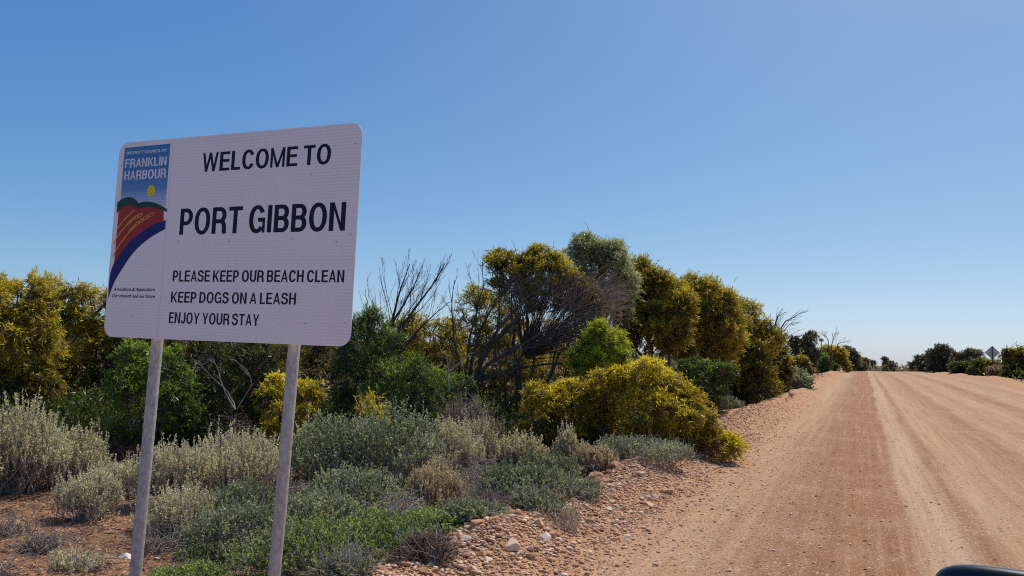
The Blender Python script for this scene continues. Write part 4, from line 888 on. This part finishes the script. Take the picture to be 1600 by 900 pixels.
# ------------------------------------------------------------------ stones
def rock_mesh(sub, seed, flat=.7, name='rock', rough=.28):
    r = np.random.default_rng(seed); bm = bmesh.new(); bmesh.ops.create_icosphere(bm, subdivisions=sub, radius=.5)
    pl = [(nrm(r.normal(size=3)), r.uniform(.22, .40)) for _ in range(11)]
    for v in bm.verts:
        c = np.array(v.co[:])
        for nn_, dd_ in pl:
            k = c@nn_-dd_
            if k > 0: c = c-nn_*k*.97
        c = c*(1+r.normal()*.012); c[2] *= flat; v.co = c
    me = bpy.data.meshes.new(name); bm.to_mesh(me); bm.free(); return me
RM = [rock_mesh(3, 40+i, .55+.05*(i % 5)) for i in range(8)]
for me in RM:
    me.materials.append(M['stone'])
RW = rock_mesh(3, 90, .6); RW.materials.append(M['white_stone'])
def rock(x, y, s, label, group=None, me=None, sink=.18, name='rock'):
    o = bpy.data.objects.new(name, me or RM[rng.integers(0, 8)]); COL.objects.link(o)
    o.location = (x, y, max(gz(x, y), float(road_z(x, y)) if -2.0 < x < RR else -9)+s*(.27-sink)); o.scale = np.array([1, .75, .8])*s*rng.uniform(.85, 1.15, 3)
    o.rotation_euler = (rng.uniform(-.25, .25), rng.uniform(-.25, .25), rng.uniform(0, 6.28)); tag(o, label, 'rock', group); return o
GB = 'loose limestone rocks along the graded bank'
n_ = 0
while n_ < 285:
    y = 3.4 + rng.gamma(1.4, 3.2); x = -2.74 + rng.normal()*.24 + (.45 if rng.random() < .22 else 0)
    if y > 30: continue
    s = min(.24, .068*math.exp(rng.normal()*.5)+.003*y)
    sz_ = 'big' if s > .115 else 'fist-sized' if s > .07 else 'small'; side = 'on the scrub side' if x < -2.85 else 'on the crest' if x < -2.55 else 'on the road side'
    zone = 'at the bottom of the photo' if y < 5.2 else 'beside the reddish-brown bush' if y < 7.2 else 'beside the round tan bush' if y < 10 else 'below the spreading yellow wattle' if y < 14 else 'along the dark wattle row'
    rock(x, y, s, f'{sz_} rock {side} of the bank, {zone}', f'{sz_} loose rocks {side} of the gravel bank {zone}'); n_ += 1
GW = 'pale rocks on the red soil near the left post'
for px, py, s, wm, lab in ((308,848,.10,1,'white rock on red soil in the shade right of the left post'),(325,862,.07,0,'pinkish rock on the soil between the two posts, nearest the right post'),(282,876,.075,1,'white rock low between the posts'),
        (195,878,.14,1,'largest white rock, close to the left side of the left post'),(172,892,.07,0,'pinkish rock just below the largest white rock'),(140,890,.10,1,'flat white rock left of the largest white rock'),(245,880,.08,1,'white rock touching the right side of the left post'),
        (268,888,.06,0,'small pinkish rock between two white rocks right of the left post'),(225,897,.09,0,'pinkish rock at the very foot of the photo by the left post'),(215,870,.06,1,'small white rock hidden behind the left post'),
        (355,858,.07,0,'pinkish rock beside the flat green creeper'),(190,832,.10,0,'flat greyish rock on bare soil left of the left post'),(250,846,.05,1,'tiny white stone above the others by the left post'),(258,893,.08,1,'white rock on the bottom edge between the posts'),(98,896,.08,1,'white rock alone at the bottom left')):
    v = ray(px, py); t = (-.12-EYE)/v.z; rock(v.x*t, v.y*t, s*.8, lab, GW, RW if wm == 1 else None)
for px, py, s, lab in ((1275, 775, .055, 'pale pebble alone on the dark wheel track'), (1328, 804, .05, 'reddish stone with a flat side on the wheel track'), (828, 822, .17, 'largest pale boulder at the top of the row of stones')):
    v = ray(px, py); t = (0.01-EYE)/v.z; rock(v.x*t, v.y*t, s, lab, None, RM[4] if 'white' in lab or 'pale' in lab else RM[2], .05, 'rock' if s > .1 else 'pebble')
v = ray(1236, 596); rock(*at(1236, 30), .34, 'round reddish boulder on the bank past the dark wattles', None, RM[1], .0)

def scatter(name, X, Y, S, zf, mat, sub=1, lift=.12):
    protos = []
    for i in range(5):
        me = rock_mesh(sub, 200+i, .6, rough=.2); v = np.empty(len(me.vertices)*3); me.vertices.foreach_get('co', v); v = v.reshape(-1, 3)
        f = np.array([p.vertices[:] for p in me.polygons]); protos.append((v, f)); bpy.data.meshes.remove(me)
    Vs = []; Fs = []; Ts = []; off = 0; n = len(X); which = rng.integers(0, 5, n); Z = zf(X, Y)
    for i, (v, f) in enumerate(protos):
        k = np.where(which == i)[0]; m = len(k); a = rng.uniform(0, 6.28, m); sc = S[k][:, None]*np.stack([np.ones(m), rng.uniform(.55, 1, m), rng.uniform(.5, 1, m)], 1)
        q = v[None]*sc[:, None]; x = q[..., 0]*np.cos(a)[:, None]-q[..., 1]*np.sin(a)[:, None]; y = q[..., 0]*np.sin(a)[:, None]+q[..., 1]*np.cos(a)[:, None]
        q = np.stack([x+X[k][:, None], y+Y[k][:, None], q[..., 2]+(Z[k]+S[k]*lift)[:, None]], -1)
        Vs.append(q.reshape(-1, 3)); Fs.append((f[None]+np.arange(m)[:, None, None]*len(v)+off).reshape(-1, 3)); off += m*len(v); Ts.append(np.repeat(rng.random(m), len(f)))
    o = link(name, mesh_from(name, np.concatenate(Vs), tris=np.concatenate(Fs), tint=np.concatenate(Ts)), mat); tag(o, kind='stuff'); return o
surf = lambda x, y: np.where((x > -2.0) & (x < RR), road_z(x, y)+.006, ground_z(x, y))
n_ = 22000; Y_ = 3.2+rng.gamma(1.5, 4.2, n_); X_ = -2.52+rng.normal(size=n_)*.38; X_ = np.where(X_ < -3.2, X_+.7, X_)
scatter('bank_gravel', X_, Y_, np.clip(.020*np.exp(rng.normal(size=n_)*.55)+.001*Y_, .006, .08), surf, M['stone'])
n_ = 5500; Y_ = 3.2+rng.gamma(1.5, 3.6, n_); X_ = -2.72+rng.normal(size=n_)*.21
scatter('bank_rubble', X_, Y_, np.clip(.034*np.exp(rng.normal(size=n_)*.4)+.001*Y_, .012, .09), surf, M['stone'], lift=.2)
n_ = 7000; Y_ = 3.6+rng.gamma(1.4, 4.0, n_); X_ = -2.1+np.abs(rng.normal(size=n_))*1.2
scatter('road_gravel', X_, Y_, np.clip(.010*np.exp(rng.normal(size=n_)*.45)+.0006*Y_, .004, .03), surf, M['stone'], lift=.08)
n_ = 500; Y_ = 4+rng.gamma(1.5, 5.0, n_); X_ = -1.8+np.abs(rng.normal(size=n_))*1.3
scatter('loose_road_stones', X_, Y_, np.clip(.019*np.exp(rng.normal(size=n_)*.35)+.001*Y_, .01, .05), surf, M['stone'], sub=2, lift=.16)
n_ = 14000; Y_ = 3.6+rng.gamma(1.5, 5.0, n_); X_ = rng.uniform(-2.2, 8, n_)
scatter('road_grit', X_, Y_, np.clip(.007*np.exp(rng.normal(size=n_)*.45)+.0005*Y_, .004, .025), surf, M['stone'], lift=.05)
n_ = 4200; X_ = rng.uniform(-9, -3.3, n_); Y_ = rng.uniform(2.6, 11, n_)
scatter('soil_pebbles', X_, Y_, np.clip(.016*np.exp(rng.normal(size=n_)*.6), .005, .06), surf, M['stone'], lift=.05)
# fallen twigs and leaf litter under the bushes
t = Tubes(); n_ = 9000; X_ = rng.uniform(-11, -3.5, n_); Y_ = 2.6+rng.random(n_)**1.1*11; Z_ = ground_z(X_, Y_)+.012; a_ = rng.uniform(0, 6.28, n_); L_ = rng.uniform(.03, .2, n_)
A_ = np.stack([X_, Y_, Z_], 1); B_ = A_+np.stack([np.cos(a_)*L_, np.sin(a_)*L_, rng.uniform(-.01, .03, n_)], 1)
t.add(bezier(A_, B_, 4, .1, .05), .0028, 3); o = t.build('fallen_twigs', M['twig_brown']); tag(o, kind='stuff')
lv = Leaves(); n_ = 34000; X_ = rng.uniform(-11, -3.4, n_); Y_ = 2.6+rng.random(n_)**1.1*12; k = vnoise(X_, Y_, .6)+vnoise(X_, Y_, 1.9) > -.05; X_, Y_ = X_[k], Y_[k]
lv.add(np.stack([X_, Y_, ground_z(X_, Y_)+.008], 1), nrm(rng.normal(size=(len(X_), 3))*np.array([1, 1, .15])), .035, .012, rng.random(len(X_))*.8); o = lv.build('leaf_litter', M['red']); tag(o, kind='stuff')
